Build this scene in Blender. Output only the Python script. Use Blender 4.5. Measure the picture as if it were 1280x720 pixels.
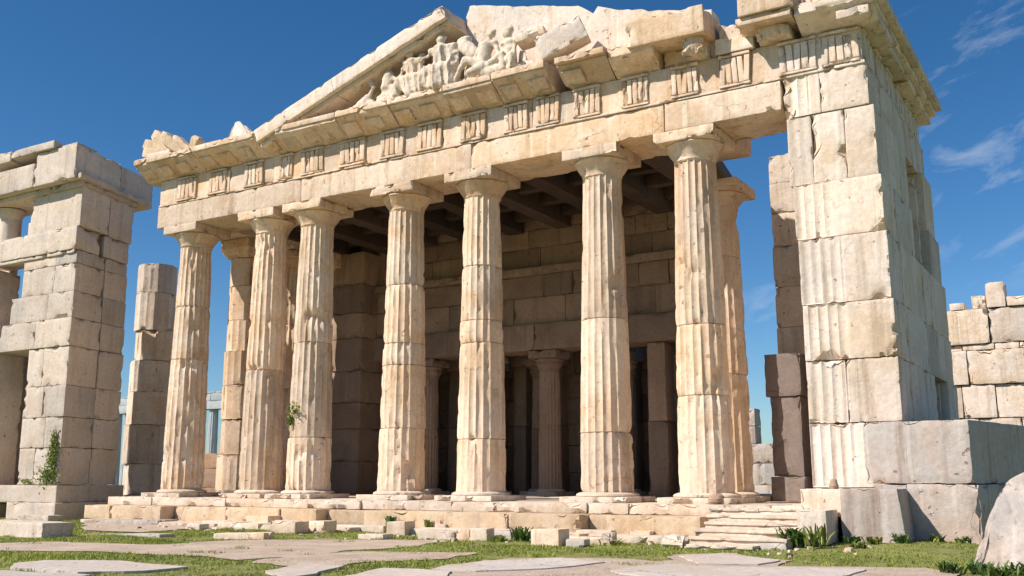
import bpy, bmesh, math, random
import numpy as np
from mathutils import Vector, Matrix
R = math.radians
for o in list(bpy.data.objects): bpy.data.objects.remove(o)
SC = bpy.context.scene
COL = SC.collection

# ------------------------------------------------------------------ camera, sky, sun, exposure
FPX = 1250.0; PITCH = math.atan(240 / FPX); YAW = R(31.3); EYE = 1.8
cam_d = bpy.data.cameras.new('camera'); cam = bpy.data.objects.new('camera', cam_d); COL.objects.link(cam)
cam.location = (0, 0, EYE); cam.rotation_euler = (math.pi / 2 + PITCH, 0, YAW)
cam_d.sensor_width = 36; cam_d.lens = 36 * FPX / 1280; cam_d.clip_start = 0.1; cam_d.clip_end = 5000
SC.camera = cam
SUN_EL, SUN_AZ = 43.0, 37.0        # azimuth: from the facade's normal towards the left
to_sun = Vector((-math.sin(R(SUN_AZ)) * math.cos(R(SUN_EL)), -math.cos(R(SUN_AZ)) * math.cos(R(SUN_EL)), math.sin(R(SUN_EL))))
W = bpy.data.worlds.new('World'); SC.world = W; W.use_nodes = True
nt = W.node_tree; nt.nodes.clear()
def WN(t, **k):
    n = nt.nodes.new(t)
    for a, v in k.items(): setattr(n, a, v)
    return n
sky = WN('ShaderNodeTexSky', sky_type='NISHITA', sun_disc=False, sun_elevation=R(SUN_EL),
         sun_rotation=math.atan2(to_sun.x, to_sun.y), air_density=1.0, dust_density=0.35, ozone_density=2.6, altitude=100)
hsv = WN('ShaderNodeHueSaturation'); hsv.inputs['Hue'].default_value = .503; hsv.inputs['Saturation'].default_value = 1.32; hsv.inputs['Value'].default_value = 0.86
nt.links.new(sky.outputs[0], hsv.inputs['Color'])
bg = WN('ShaderNodeBackground'); bg.inputs[1].default_value = 0.094
wo = WN('ShaderNodeOutputWorld')
# thin cirrus: stretched noise on the view direction, kept to one quarter of the sky
tc = WN('ShaderNodeTexCoord')
vrot = WN('ShaderNodeVectorRotate', rotation_type='EULER_XYZ'); vrot.inputs['Rotation'].default_value = (R(-38), R(18), R(10))
nt.links.new(tc.outputs['Generated'], vrot.inputs['Vector'])
vm = WN('ShaderNodeMapping'); vm.inputs['Scale'].default_value = (6.0, 6.0, 19.0)
nt.links.new(vrot.outputs[0], vm.inputs[0])
cn = WN('ShaderNodeTexNoise'); cn.inputs['Scale'].default_value = 1.0; cn.inputs['Detail'].default_value = 9; cn.inputs['Roughness'].default_value = .62; cn.inputs['Distortion'].default_value = .9
nt.links.new(vm.outputs[0], cn.inputs['Vector'])
cr = WN('ShaderNodeValToRGB'); cr.color_ramp.elements[0].position = .52; cr.color_ramp.elements[1].position = .78
nt.links.new(cn.outputs[0], cr.inputs[0])
def cloud_mask(direction, lo, hi):
    d = WN('ShaderNodeVectorMath', operation='DOT_PRODUCT'); d.inputs[1].default_value = Vector(direction).normalized()
    nt.links.new(tc.outputs['Generated'], d.inputs[0])
    m = WN('ShaderNodeMapRange', interpolation_type='SMOOTHSTEP'); m.inputs[1].default_value = lo; m.inputs[2].default_value = hi
    nt.links.new(d.outputs['Value'], m.inputs[0]); return m
def pix_dir(px, py):
    fh = Vector((-math.sin(YAW), math.cos(YAW), 0)); rt = Vector((math.cos(YAW), math.sin(YAW), 0)); z = Vector((0, 0, 1))
    fw = fh * math.cos(PITCH) + z * math.sin(PITCH); up = -fh * math.sin(PITCH) + z * math.cos(PITCH)
    return fw * FPX + rt * (px - 640) - up * (py - 360)
m1 = cloud_mask(pix_dir(1270, 160), .985, .9995)
m2 = cloud_mask(pix_dir(960, 400), .9985, .99995)
mx = WN('ShaderNodeMath', operation='MAXIMUM'); nt.links.new(m1.outputs[0], mx.inputs[0]); nt.links.new(m2.outputs[0], mx.inputs[1])
mm = WN('ShaderNodeMath', operation='MULTIPLY'); nt.links.new(cr.outputs[0], mm.inputs[0]); nt.links.new(mx.outputs[0], mm.inputs[1])
mo = WN('ShaderNodeMath', operation='MULTIPLY'); mo.inputs[1].default_value = .5; nt.links.new(mm.outputs[0], mo.inputs[0])
mix = WN('ShaderNodeMix', data_type='RGBA'); mix.inputs[7].default_value = (7.0, 7.4, 8.0, 1)
sz = WN('ShaderNodeSeparateXYZ'); nt.links.new(tc.outputs['Generated'], sz.inputs[0])
hz = WN('ShaderNodeMapRange', interpolation_type='SMOOTHSTEP'); hz.inputs[1].default_value = -.05; hz.inputs[2].default_value = .45; nt.links.new(sz.outputs[2], hz.inputs[0])
tint = WN('ShaderNodeMix', data_type='RGBA'); tint.inputs[6].default_value = (.80, .98, 1.16, 1); tint.inputs[7].default_value = (.86, .98, 1.0, 1); nt.links.new(hz.outputs[0], tint.inputs[0])
mul = WN('ShaderNodeMix', data_type='RGBA', blend_type='MULTIPLY'); mul.inputs[0].default_value = 1; nt.links.new(hsv.outputs[0], mul.inputs[6]); nt.links.new(tint.outputs[2], mul.inputs[7])
nt.links.new(mo.outputs[0], mix.inputs[0]); nt.links.new(mul.outputs[2], mix.inputs[6])
nt.links.new(mix.outputs[2], bg.inputs[0]); nt.links.new(bg.outputs[0], wo.inputs[0])
sd = bpy.data.lights.new('sun', 'SUN'); sd.energy = 5.0; sd.angle = R(.5); sd.color = (1.0, .915, .83)
so = bpy.data.objects.new('sun', sd); COL.objects.link(so); so.rotation_euler = to_sun.to_track_quat('Z', 'Y').to_euler()
SC.view_settings.view_transform = 'Standard'; SC.view_settings.look = 'None'; SC.view_settings.gamma = 1
SC.view_settings.exposure = 0.34
SC.cycles.max_bounces = 6; SC.cycles.diffuse_bounces = 4

# ------------------------------------------------------------------ where a sight line of the photograph meets a plane of the place
def onY(px, py, Y): r = pix_dir(px, py); return Vector((0, 0, EYE)) + r * (Y / r.y)
def onZ(px, py, Z): r = pix_dir(px, py); return Vector((0, 0, EYE)) + r * ((Z - EYE) / r.z)

# ------------------------------------------------------------------ numpy noise
def _h(ix, iy, iz, s):
    n = (ix * 374761393 + iy * 668265263 + iz * 2147483647 + s * 974634777) & 0xffffffff
    n = ((n ^ (n >> 13)) * 1274126177) & 0xffffffff
    n = (n ^ (n >> 16)) & 0xffffffff
    n = (n * 2246822519) & 0xffffffff
    return ((n ^ (n >> 15)) & 0xffff) / 65535.0
def vnoise(p, seed=0):
    p = np.asarray(p, float); i = np.floor(p).astype(np.int64); f = p - i; f = f * f * (3 - 2 * f)
    x, y, z = i[:, 0], i[:, 1], i[:, 2]; fx, fy, fz = f[:, 0], f[:, 1], f[:, 2]
    def L(a, b, t): return a + (b - a) * t
    c = [[[_h(x + a, y + b, z + d, seed) for d in (0, 1)] for b in (0, 1)] for a in (0, 1)]
    return L(L(L(c[0][0][0], c[1][0][0], fx), L(c[0][1][0], c[1][1][0], fx), fy),
             L(L(c[0][0][1], c[1][0][1], fx), L(c[0][1][1], c[1][1][1], fx), fy), fz) * 2 - 1
def fbm(p, seed=0, oct=3):
    a, s, t = 1., 0., 0.
    for k in range(oct): s = s + a * vnoise(p * 2 ** k + 17.3 * k, seed + k); t += a; a *= .5
    return s / t
RNG = np.random.RandomState(7)
rnd = random.Random(5)

# ------------------------------------------------------------------ mesh collector
class MB:
    def __init__(s): s.v = []; s.q = []; s.t = []; s.tone = []; s.n = 0
    def add(s, v, quads=None, tris=None, tone=0.):
        v = np.asarray(v, float)
        if quads is not None and len(quads): s.q.append(np.asarray(quads, np.int64) + s.n)
        if tris is not None and len(tris): s.t.append(np.asarray(tris, np.int64) + s.n)
        s.v.append(v); s.tone.append(np.full(len(v), tone) if np.isscalar(tone) else tone); s.n += len(v); return s
    def build(s, name, mat, parent=None, smooth=True, origin=None, sharp=27):
        v = np.concatenate(s.v); q = np.concatenate(s.q) if s.q else np.zeros((0, 4), int); t = np.concatenate(s.t) if s.t else np.zeros((0, 3), int)
        if origin is None and parent is None: origin = (float((v[:, 0].min() + v[:, 0].max()) / 2), float((v[:, 1].min() + v[:, 1].max()) / 2), float(v[:, 2].min()))
        if origin is not None: v = v - np.array(origin)
        me = bpy.data.meshes.new(name); me.vertices.add(len(v)); me.vertices.foreach_set('co', v.ravel())
        me.loops.add(q.size + t.size); me.loops.foreach_set('vertex_index', np.concatenate([q.ravel(), t.ravel()]).astype(np.int32))
        me.polygons.add(len(q) + len(t))
        st = np.concatenate([np.arange(len(q)) * 4, q.size + np.arange(len(t)) * 3]).astype(np.int32)
        me.polygons.foreach_set('loop_start', st)
        me.update(calc_edges=True); me.validate()
        me.polygons.foreach_set('use_smooth', np.full(len(me.polygons), smooth, dtype=bool))
        if smooth: me.set_sharp_from_angle(angle=R(sharp))
        at = me.attributes.new('tone', 'FLOAT', 'POINT')
        tn = np.concatenate(s.tone).astype(np.float32)
        if len(tn) == len(me.vertices): at.data.foreach_set('value', tn)
        o = bpy.data.objects.new(name, me); COL.objects.link(o)
        if mat: me.materials.append(mat)
        if parent is not None:
            o.parent = parent
            if origin is None:
                w = world_loc(parent)
                me.vertices.foreach_set('co', (v - np.array(w)).ravel()); me.update()
            else: o.location = Vector(origin) - world_loc(parent)
        elif origin is not None: o.location = origin
        return o
def world_loc(o):
    l = Vector(o.location)
    while o.parent: o = o.parent; l += Vector(o.location)
    return l
def tag(o, label=None, cat=None, group=None, kind=None):
    if label: o['label'] = label
    if cat:
        o['category'] = cat
        if not kind: kind = 'thing'
    if group: o['group'] = group
    if kind: o['kind'] = kind
    return o
def empty(name, loc, label, cat, group=None):
    o = bpy.data.objects.new(name, None); COL.objects.link(o); o.location = loc; o.empty_display_size = .3
    return tag(o, label, cat, group)

# ------------------------------------------------------------------ rough stone block
def block(mb, lo, hi, r=.03, s=.16, amp=.010, chip=.10, M=None, tone=None, groove=None, seed=None, warp=None, hexcut=None):
    """box lo..hi with worn, chipped edges; M maps to the world; groove(p)->depth carved into -Y faces"""
    lo = np.array(lo, float); hi = np.array(hi, float); h = (hi - lo) / 2; c = (hi + lo) / 2
    r = min(r * .42, h.min() * .45); amp = amp * .5
    if np.isscalar(s): s = (s, s, s)
    ax = []
    for k in range(3):
        n = max(1, int(round((2 * h[k] - 2 * r) / s[k])))
        n = min(n, 60)
        inner = np.linspace(-h[k] + r, h[k] - r, n + 1)
        ax.append(np.concatenate([[-h[k]], inner, [h[k]]]))
    nx, ny, nz = map(len, ax)
    I = -np.ones((nx, ny, nz), int)
    sur = np.zeros((nx, ny, nz), bool); sur[[0, -1]] = True; sur[:, [0, -1]] = True; sur[:, :, [0, -1]] = True
    idx = np.argwhere(sur); I[sur] = np.arange(len(idx))
    p = np.stack([ax[0][idx[:, 0]], ax[1][idx[:, 1]], ax[2][idx[:, 2]]], 1)
    Q = []
    def face(G, flip):
        a, b, cc, d = G[:-1, :-1].ravel(), G[1:, :-1].ravel(), G[1:, 1:].ravel(), G[:-1, 1:].ravel()
        Q.append(np.stack([a, b, cc, d] if not flip else [d, cc, b, a], 1))
    face(I[:, :, -1], False); face(I[:, :, 0], True)
    face(I[:, 0, :], False); face(I[:, -1, :], True)
    face(I[-1, :, :], False); face(I[0, :, :], True)
    q = np.clip(p, -(h - r), h - r); d = p - q; L = np.linalg.norm(d, axis=1, keepdims=True); nrm = d / L
    P = q + r * nrm
    sd = seed if seed is not None else int(RNG.randint(1, 9999))
    e = np.sort(h - np.abs(p), axis=1)[:, 1]
    wp = P + c
    N = np.stack([vnoise(wp * 1.1, sd), vnoise(wp * 1.1 + 40, sd)], 1)
    disp = amp * (fbm(wp * 2.2, sd, 3) * 1.4 + .6 * N[:, 0])
    if chip > 0:
        ch = np.clip(fbm(wp * 3.4 + 9, sd + 5, 3) - .20, 0, 1) * np.exp(-e / .045) * chip * 3.0
        big = np.clip(fbm(wp * 1.5 + 3, sd + 9, 3) - .36, 0, .4) * np.exp(-e / .11) * chip * 5.0
        disp = disp - ch - big
    if groove is not None:
        g = groove(wp) * np.clip(-nrm[:, 1], 0, 1)
        disp = disp - g
    P = P + nrm * disp[:, None]
    if warp is not None: P = warp(P, h)
    P = P + c
    if M is not None:
        m = np.array(M); P = P @ m[:3, :3].T + m[:3, 3]
    mb.add(P, quads=np.concatenate(Q), tone=(float(RNG.uniform(-1, 1)) if tone is None else tone))
def frame(o, u, n=None):
    """local x along u (horizontal), local y = into the wall, z up"""
    u = Vector(u).normalized(); z = Vector((0, 0, 1)); y = z.cross(u)
    return Matrix(((u.x, y.x, 0, o[0]), (u.y, y.y, 0, o[1]), (u.z, y.z, 1, o[2]), (0, 0, 0, 1)))
def splits(a, b, w, jit=.3, rr=rnd):
    n = max(1, int(round((b - a) / w))); xs = [a + (b - a) * k / n for k in range(n + 1)]
    for k in range(1, n): xs[k] += rr.uniform(-jit, jit) * (b - a) / n
    return xs
def ashlar(mb, x0, x1, zs, t, w, M=None, holes=(), top=None, s=.2, chip=.08, amp=.010, jitter=.012, gap=.012, r=.028):
    """courses of blocks in the local XZ plane, front at y=0, thickness t"""
    for k in range(len(zs) - 1):
        z0, z1 = zs[k], zs[k + 1]
        xs = splits(x0, x1, w * rnd.uniform(.8, 1.25))
        if k % 2 and len(xs) > 2: xs = sorted([x0, x1] + [min(x1 - .2, x + w * .4) for x in xs[1:-1]])
        cuts = sorted(set(xs))
        segs = []
        for a, b in zip(cuts[:-1], cuts[1:]):
            ss = [(a, b)]
            for hx0, hx1, hz0, hz1 in holes:
                if z0 < hz1 - .05 and z1 > hz0 + .05:
                    nn = []
                    for (p, q) in ss:
                        if q <= hx0 or p >= hx1: nn.append((p, q)); continue
                        if p < hx0: nn.append((p, hx0))
                        if q > hx1: nn.append((hx1, q))
                    ss = nn
            segs += ss
        for a, b in segs:
            if b - a < .12: continue
            if top is not None and z0 > top((a + b) / 2) - .2: continue
            j = rnd.uniform(-jitter, jitter)
            block(mb, (a + gap / 2, j, z0 + gap / 2), (b - gap / 2, t, z1 - gap / 2), s=s, chip=chip, amp=amp, M=M, r=r)
def courses(a, b, h, jit=.12):
    n = max(1, int(round((b - a) / h))); z = [a + (b - a) * k / n for k in range(n + 1)]
    for k in range(1, n): z[k] += rnd.uniform(-jit, jit) * h
    return z

# ------------------------------------------------------------------ materials
def new_mat(name):
    m = bpy.data.materials.new(name); m.use_nodes = True; t = m.node_tree
    return m, t, t.nodes['Principled BSDF']
def stone(name, light, tan, grey, stain=.5, streak=.5, bump=.6, tone=.12, crack=.5, scale=1.0):
    m, t, B = new_mat(name); N = t.nodes; Lk = t.links.new
    def node(ty, **k):
        n = N.new(ty)
        for a, v in k.items(): setattr(n, a, v)
        return n
    geo = node('ShaderNodeNewGeometry'); pos = geo.outputs['Position']
    at = node('ShaderNodeAttribute', attribute_name='tone')
    def noise(sc, det=6, rough=.6, vec=pos, dist=0.):
        n = node('ShaderNodeTexNoise'); n.inputs['Scale'].default_value = sc * scale; n.inputs['Detail'].default_value = det
        n.inputs['Roughness'].default_value = rough; n.inputs['Distortion'].default_value = dist; Lk(vec, n.inputs['Vector']); return n.outputs[0]
    def mapr(v, a, b, c=0., d=1.):
        n = node('ShaderNodeMapRange', interpolation_type='SMOOTHSTEP')
        for i, x in enumerate((a, b, c, d)): n.inputs[i + 1].default_value = x
        Lk(v, n.inputs[0]); return n.outputs[0]
    def mth(op, a, b):
        n = node('ShaderNodeMath', operation=op)
        for i, x in enumerate((a, b)):
            if isinstance(x, (int, float)): n.inputs[i].default_value = x
            else: Lk(x, n.inputs[i])
        return n.outputs[0]
    def mixc(f, a, b, bt='MIX'):
        n = node('ShaderNodeMix', data_type='RGBA', blend_type=bt)
        for s_, x in ((0, f), (6, a), (7, b)):
            if isinstance(x, (int, float)): n.inputs[s_].default_value = x
            elif isinstance(x, tuple): n.inputs[s_].default_value = (*x, 1)
            else: Lk(x, n.inputs[s_])
        return n.outputs[2]
    # shift the patterns from block to block
    cb = node('ShaderNodeCombineXYZ'); ml = mth('MULTIPLY', at.outputs['Fac'], 13.); Lk(ml, cb.inputs[0]); Lk(ml, cb.inputs[2])
    ad = node('ShaderNodeVectorMath', operation='ADD'); Lk(pos, ad.inputs[0]); Lk(cb.outputs[0], ad.inputs[1]); pv = ad.outputs[0]
    mp = node('ShaderNodeMapping'); mp.inputs['Scale'].default_value = (2.6, 2.6, .16); Lk(pv, mp.inputs[0])
    big = mapr(noise(.55, 7, .62, pv, .6), .40, .66)
    c = mixc(mth('MULTIPLY', big, stain), light, tan)
    c = mixc(mth('MULTIPLY', mapr(at.outputs['Fac'], .3, 1.0), .22), c, tan)
    c = mixc(mth('MULTIPLY', mapr(at.outputs['Fac'], -.5, -1.0), .25), c, grey)
    g = mapr(noise(.42, 6, .6, pv, 1.0), .50, .72)
    c = mixc(mth('MULTIPLY', g, .55), c, grey)
    st = mapr(noise(1.0, 6, .62, mp.outputs[0], .3), .50, .72)
    c = mixc(mth('MULTIPLY', st, streak), c, tuple(x * .60 for x in tan))
    st2 = mapr(noise(1.7, 5, .6, mp.outputs[0], .2), .56, .70)
    c = mixc(mth('MULTIPLY', st2, streak * .8), c, tuple(min(.8, x * 1.22) for x in light))
    fine = noise(9, 8, .7)
    fm = node('ShaderNodeMapRange'); fm.inputs[1].default_value = .25; fm.inputs[2].default_value = .75; fm.inputs[3].default_value = .80; fm.inputs[4].default_value = 1.14; Lk(fine, fm.inputs[0])
    tn = mth('MULTIPLY_ADD', at.outputs['Fac'], tone); 
    N[-1].inputs[2].default_value = 1.0
    c = mixc(1., c, mth('MULTIPLY', fm.outputs[0], tn), 'MULTIPLY')
    pit = mapr(noise(5.5, 3, .55), .665, .72)
    c = mixc(mth('MULTIPLY', pit, .6), c, (.13, .09, .06))
    # cracks
    wv = node('ShaderNodeVectorMath', operation='MULTIPLY_ADD'); wn = node('ShaderNodeTexNoise'); wn.inputs['Scale'].default_value = 1.3; wn.inputs['Detail'].default_value = 5; Lk(pv, wn.inputs['Vector'])
    Lk(wn.outputs['Color'], wv.inputs[0]); wv.inputs[1].default_value = (.9, .9, .9); Lk(pv, wv.inputs[2])
    vo = node('ShaderNodeTexVoronoi', feature='DISTANCE_TO_EDGE'); vo.inputs['Scale'].default_value = .75 * scale; Lk(wv.outputs[0], vo.inputs['Vector'])
    cl = mapr(vo.outputs['Distance'], .004, .016, 1., 0.)
    ck = mth('MULTIPLY', cl, mapr(noise(.8, 3, .5, pv), .50, .62))
    c = mixc(mth('MULTIPLY', ck, crack), c, (.12, .085, .06))
    Lk(c, B.inputs['Base Color']); B.inputs['Roughness'].default_value = .86; B.inputs['Specular IOR Level'].default_value = .25
    hgt = mth('ADD', mth('MULTIPLY', noise(3.2, 8, .62), .05), mth('MULTIPLY', noise(16, 6, .65), .012))
    hgt = mth('ADD', hgt, mth('MULTIPLY', st, -.012))
    hgt = mth('SUBTRACT', hgt, mth('MULTIPLY', pit, .02)); hgt = mth('SUBTRACT', hgt, mth('MULTIPLY', ck, .03 * crack))
    bp = node('ShaderNodeBump'); bp.inputs['Strength'].default_value = bump; bp.inputs['Distance'].default_value = 1.0; Lk(hgt, bp.inputs['Height'])
    Lk(bp.outputs[0], B.inputs['Normal'])
    return m
M_marble = stone('weathered_marble', (.755, .60, .465), (.60, .385, .205), (.50, .42, .34), .75, .6, crack=.28)
M_col = stone('column_marble', (.76, .60, .455), (.60, .385, .21), (.50, .41, .33), .72, .6, tone=.12, crack=.28)
M_pale = stone('pale_limestone', (.75, .64, .545), (.60, .44, .28), (.50, .46, .41), .65, .6, crack=.2)
M_left = stone('grey_cream_limestone', (.62, .53, .445), (.50, .375, .275), (.43, .40, .375), .5, .35, crack=.2)
M_grey = stone('grey_limestone', (.49, .44, .40), (.48, .36, .28), (.32, .31, .305), .75, .95, scale=.8, crack=.25)
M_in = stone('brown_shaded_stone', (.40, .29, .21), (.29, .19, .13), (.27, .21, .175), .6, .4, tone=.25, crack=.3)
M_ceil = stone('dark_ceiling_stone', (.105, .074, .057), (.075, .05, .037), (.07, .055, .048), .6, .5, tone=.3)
M_step = stone('step_marble', (.67, .565, .46), (.52, .38, .25), (.46, .41, .35), .6, .25, crack=.3)
M_statue = stone('statue_marble', (.66, .565, .455), (.54, .40, .27), (.48, .43, .37), .6, .4, bump=.5, crack=.2)
M_slab = stone('paving_stone', (.54, .48, .425), (.46, .37, .29), (.44, .42, .41), .6, .1, crack=.8)
M_shade = stone('shade_brown_stone', (.27, .215, .185), (.21, .155, .125), (.20, .175, .165), .6, .5)  # for the short broken pillar: its shade is put into the stone colour
M_riser = stone('tan_riser_stone', (.62, .485, .34), (.50, .34, .19), (.45, .37, .28), .7, .35, crack=.5)
M_far = stone('haze_tinted_stone', (.43, .46, .48), (.36, .38, .40), (.38, .41, .44), .6, .5)  # blue of the distance haze mixed into the stone colour
M_tile = stone('reddish_stone', (.38, .24, .16), (.30, .17, .10), (.30, .22, .18), .5, .4)

def leafm(name, a, b, transl=.25):
    m, t, B = new_mat(name); N = t.nodes
    geo = N.new('ShaderNodeNewGeometry'); n = N.new('ShaderNodeTexNoise'); n.inputs['Scale'].default_value = 1.3; n.inputs['Detail'].default_value = 6; n.inputs['Roughness'].default_value = .7
    t.links.new(geo.outputs['Position'], n.inputs['Vector'])
    at = N.new('ShaderNodeAttribute'); at.attribute_name = 'tone'
    ad = N.new('ShaderNodeMath'); ad.operation = 'MULTIPLY_ADD'; ad.inputs[1].default_value = .28; t.links.new(at.outputs['Fac'], ad.inputs[0]); t.links.new(n.outputs[0], ad.inputs[2])
    r = N.new('ShaderNodeValToRGB'); r.color_ramp.elements[0].position = .3; r.color_ramp.elements[1].position = .72
    r.color_ramp.elements[0].color = (*a, 1); r.color_ramp.elements[1].color = (*b, 1); t.links.new(ad.outputs[0], r.inputs[0])
    t.links.new(r.outputs[0], B.inputs['Base Color']); B.inputs['Roughness'].default_value = .6
    tr = N.new('ShaderNodeBsdfTranslucent'); t.links.new(r.outputs[0], tr.inputs[0]); mx = N.new('ShaderNodeMixShader'); mx.inputs[0].default_value = transl
    out = N['Material Output']; t.links.new(B.outputs[0], mx.inputs[1]); t.links.new(tr.outputs[0], mx.inputs[2]); t.links.new(mx.outputs[0], out.inputs[0])
    return m
M_grass = leafm('grass_blades', (.14, .19, .02), (.36, .40, .06))
M_leaf = leafm('green_leaves', (.03, .075, .015), (.13, .21, .035))
M_leafy = leafm('yellow_green_leaves', (.09, .14, .02), (.27, .30, .05))
def ground_mat():
    m, t, B = new_mat('turf_ground'); N = t.nodes; Lk = t.links.new
    geo = N.new('ShaderNodeNewGeometry')
    def noise(s, d=8, r=.62):
        n = N.new('ShaderNodeTexNoise'); n.inputs['Scale'].default_value = s; n.inputs['Detail'].default_value = d; n.inputs['Roughness'].default_value = r; Lk(geo.outputs['Position'], n.inputs['Vector']); return n.outputs[0]
    def ramp(v, a, ca, b, cb):
        r = N.new('ShaderNodeValToRGB'); e = r.color_ramp.elements; e[0].position = a; e[0].color = (*ca, 1); e[1].position = b; e[1].color = (*cb, 1); Lk(v, r.inputs[0]); return r.outputs[0]
    g = ramp(noise(3), .35, (.15, .165, .035), .7, (.26, .25, .075))
    s = ramp(noise(7), .3, (.26, .19, .12), .7, (.42, .33, .23))
    k = ramp(noise(.35), .60, (0, 0, 0), .70, (1, 1, 1))
    x = N.new('ShaderNodeMix'); x.data_type = 'RGBA'; Lk(k, x.inputs[0]); Lk(g, x.inputs[6]); Lk(s, x.inputs[7]); Lk(x.outputs[2], B.inputs['Base Color'])
    B.inputs['Roughness'].default_value = .95
    b = N.new('ShaderNodeBump'); b.inputs['Strength'].default_value = .5; b.inputs['Distance'].default_value = .1; Lk(noise(12), b.inputs['Height']); Lk(b.outputs[0], B.inputs['Normal'])
    return m
M_ground = ground_mat()
def path_mat():
    m, t, B = new_mat('dusty_path'); N = t.nodes; Lk = t.links.new
    geo = N.new('ShaderNodeNewGeometry')
    def noise(s, d=8, r=.62):
        n = N.new('ShaderNodeTexNoise'); n.inputs['Scale'].default_value = s; n.inputs['Detail'].default_value = d; n.inputs['Roughness'].default_value = r; Lk(geo.outputs['Position'], n.inputs['Vector']); return n.outputs[0]
    r = N.new('ShaderNodeValToRGB'); e = r.color_ramp.elements; e[0].position = .3; e[0].color = (.40, .30, .22, 1); e[1].position = .7; e[1].color = (.57, .46, .36, 1); Lk(noise(1.6), r.inputs[0])
    r2 = N.new('ShaderNodeValToRGB'); e = r2.color_ramp.elements; e[0].position = .35; e[0].color = (.7, .7, .7, 1); e[1].position = .6; e[1].color = (1.1, 1.1, 1.1, 1); Lk(noise(22), r2.inputs[0])
    x = N.new('ShaderNodeMix'); x.data_type = 'RGBA'; x.blend_type = 'MULTIPLY'; x.inputs[0].default_value = 1; Lk(r.outputs[0], x.inputs[6]); Lk(r2.outputs[0], x.inputs[7]); Lk(x.outputs[2], B.inputs['Base Color'])
    B.inputs['Roughness'].default_value = .95
    b = N.new('ShaderNodeBump'); b.inputs['Strength'].default_value = .6; b.inputs['Distance'].default_value = .06; Lk(noise(14), b.inputs['Height']); Lk(b.outputs[0], B.inputs['Normal'])
    return m
M_path = path_mat()

# ================================================================== GROUND
GZ = .35
def ground_h(x, y):
    x = np.asarray(x, float); y = np.asarray(y, float)
    b = .14 * np.exp(-(((x + 4.2) / 2.6) ** 2 + ((y - 23.2) / 1.8) ** 2))
    p = np.stack([x * .35, y * .35, x * 0], -1).reshape(-1, 3)
    n = vnoise(p, 3).reshape(x.shape) * .035 * (np.abs(y) < 200)
    return GZ + b + n
def sheet(xs, ys):
    X, Y = np.meshgrid(xs, ys, indexing='ij'); Z = ground_h(X, Y)
    n, m = X.shape; I = np.arange(n * m).reshape(n, m)
    return np.stack([X.ravel(), Y.ravel(), Z.ravel()], 1), np.stack([I[:-1, :-1].ravel(), I[1:, :-1].ravel(), I[1:, 1:].ravel(), I[:-1, 1:].ravel()], 1)
xs = np.concatenate([[-3000, -900, -300, -120, -70], np.arange(-55, 12, .5), [20, 50, 150, 500, 2500]])
ys = np.concatenate([[-300, -60, -10], np.arange(0, 50, .5), [55, 65, 90, 150, 400, 1200, 4000]])
mb = MB(); v, q = sheet(xs, ys); mb.add(v, quads=q); tag(mb.build('ground', M_ground, origin=(0, 0, 0)), kind='structure')

# flat polygons on the ground, outlines as corner lists (x, y)
def jitter_outline(pts, step=.25, amp=.08, seed=1):
    out = []; n = len(pts)
    for i in range(n):
        a = Vector(pts[i][:2]); b = Vector(pts[(i + 1) % n][:2]); k = max(1, int((b - a).length / step))
        for j in range(k): out.append(tuple(a.lerp(b, j / k)))
    p = np.array([(x, y, 0) for x, y in out]); 
    return p[:, :2] + amp * np.stack([fbm(p * 1.7, seed, 3), fbm(p * 1.7 + 50, seed, 3)], 1)
def inside(poly, x, y):
    r = np.zeros(x.shape, bool); n = len(poly); j = n - 1
    for i in range(n):
        xi, yi = poly[i]; xj, yj = poly[j]
        c = ((yi > y) != (yj > y)) & (x < (xj - xi) * (y - yi) / (yj - yi + 1e-12) + xi); r ^= c; j = i
    return r
def flat_poly(name, pts, mat, th, lift=.004, seed=1, amp=.08, tone=0., step=.25):
    o2 = jitter_outline(pts, step, amp, seed)
    bm = bmesh.new(); vs = [bm.verts.new((x, y, 0)) for x, y in o2]; f = bm.faces.new(vs)
    bmesh.ops.triangulate(bm, faces=[f])
    bmesh.ops.subdivide_edges(bm, edges=[e for e in bm.edges if e.calc_length() > 1.2], cuts=3, use_grid_fill=True)
    bmesh.ops.triangulate(bm, faces=bm.faces[:])
    for v in bm.verts: v.co.z = float(ground_h(np.array([v.co.x]), np.array([v.co.y]))[0]) + lift + th
    if th > 0:
        be = [e for e in bm.edges if e.is_boundary]
        r = bmesh.ops.extrude_edge_only(bm, edges=be)
        for v in [g for g in r['geom'] if isinstance(g, bmesh.types.BMVert)]: v.co.z -= th + lift + .05
    bmesh.ops.recalc_face_normals(bm, faces=bm.faces[:])
    if sum(f.normal.z * f.calc_area() for f in bm.faces) < 0: bmesh.ops.reverse_faces(bm, faces=bm.faces[:])
    c = o2.mean(0); z0 = GZ
    bmesh.ops.translate(bm, verts=bm.verts, vec=(-c[0], -c[1], -z0))
    me = bpy.data.meshes.new(name); bm.to_mesh(me); bm.free(); me.materials.append(mat)
    at = me.attributes.new('tone', 'FLOAT', 'POINT'); at.data.foreach_set('value', np.full(len(me.vertices), tone, np.float32))
    o = bpy.data.objects.new(name, me); COL.objects.link(o); o.location = (c[0], c[1], z0)
    return o, o2
def gp(l): return [tuple(onZ(x, y, GZ)[:2]) for x, y in l]
BARE = []
P1 = gp([(-60, 681), (60, 678), (200, 681), (300, 676), (420, 674), (560, 676), (520, 683), (430, 690), (380, 697), (300, 701), (250, 697), (120, 690), (-60, 690)])
P2 = gp([(380, 693), (470, 690), (600, 690), (560, 699), (470, 704), (400, 712), (310, 706)])
P3 = gp([(840, 694), (900, 691), (985, 700), (960, 708), (860, 709), (830, 702)])
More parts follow.
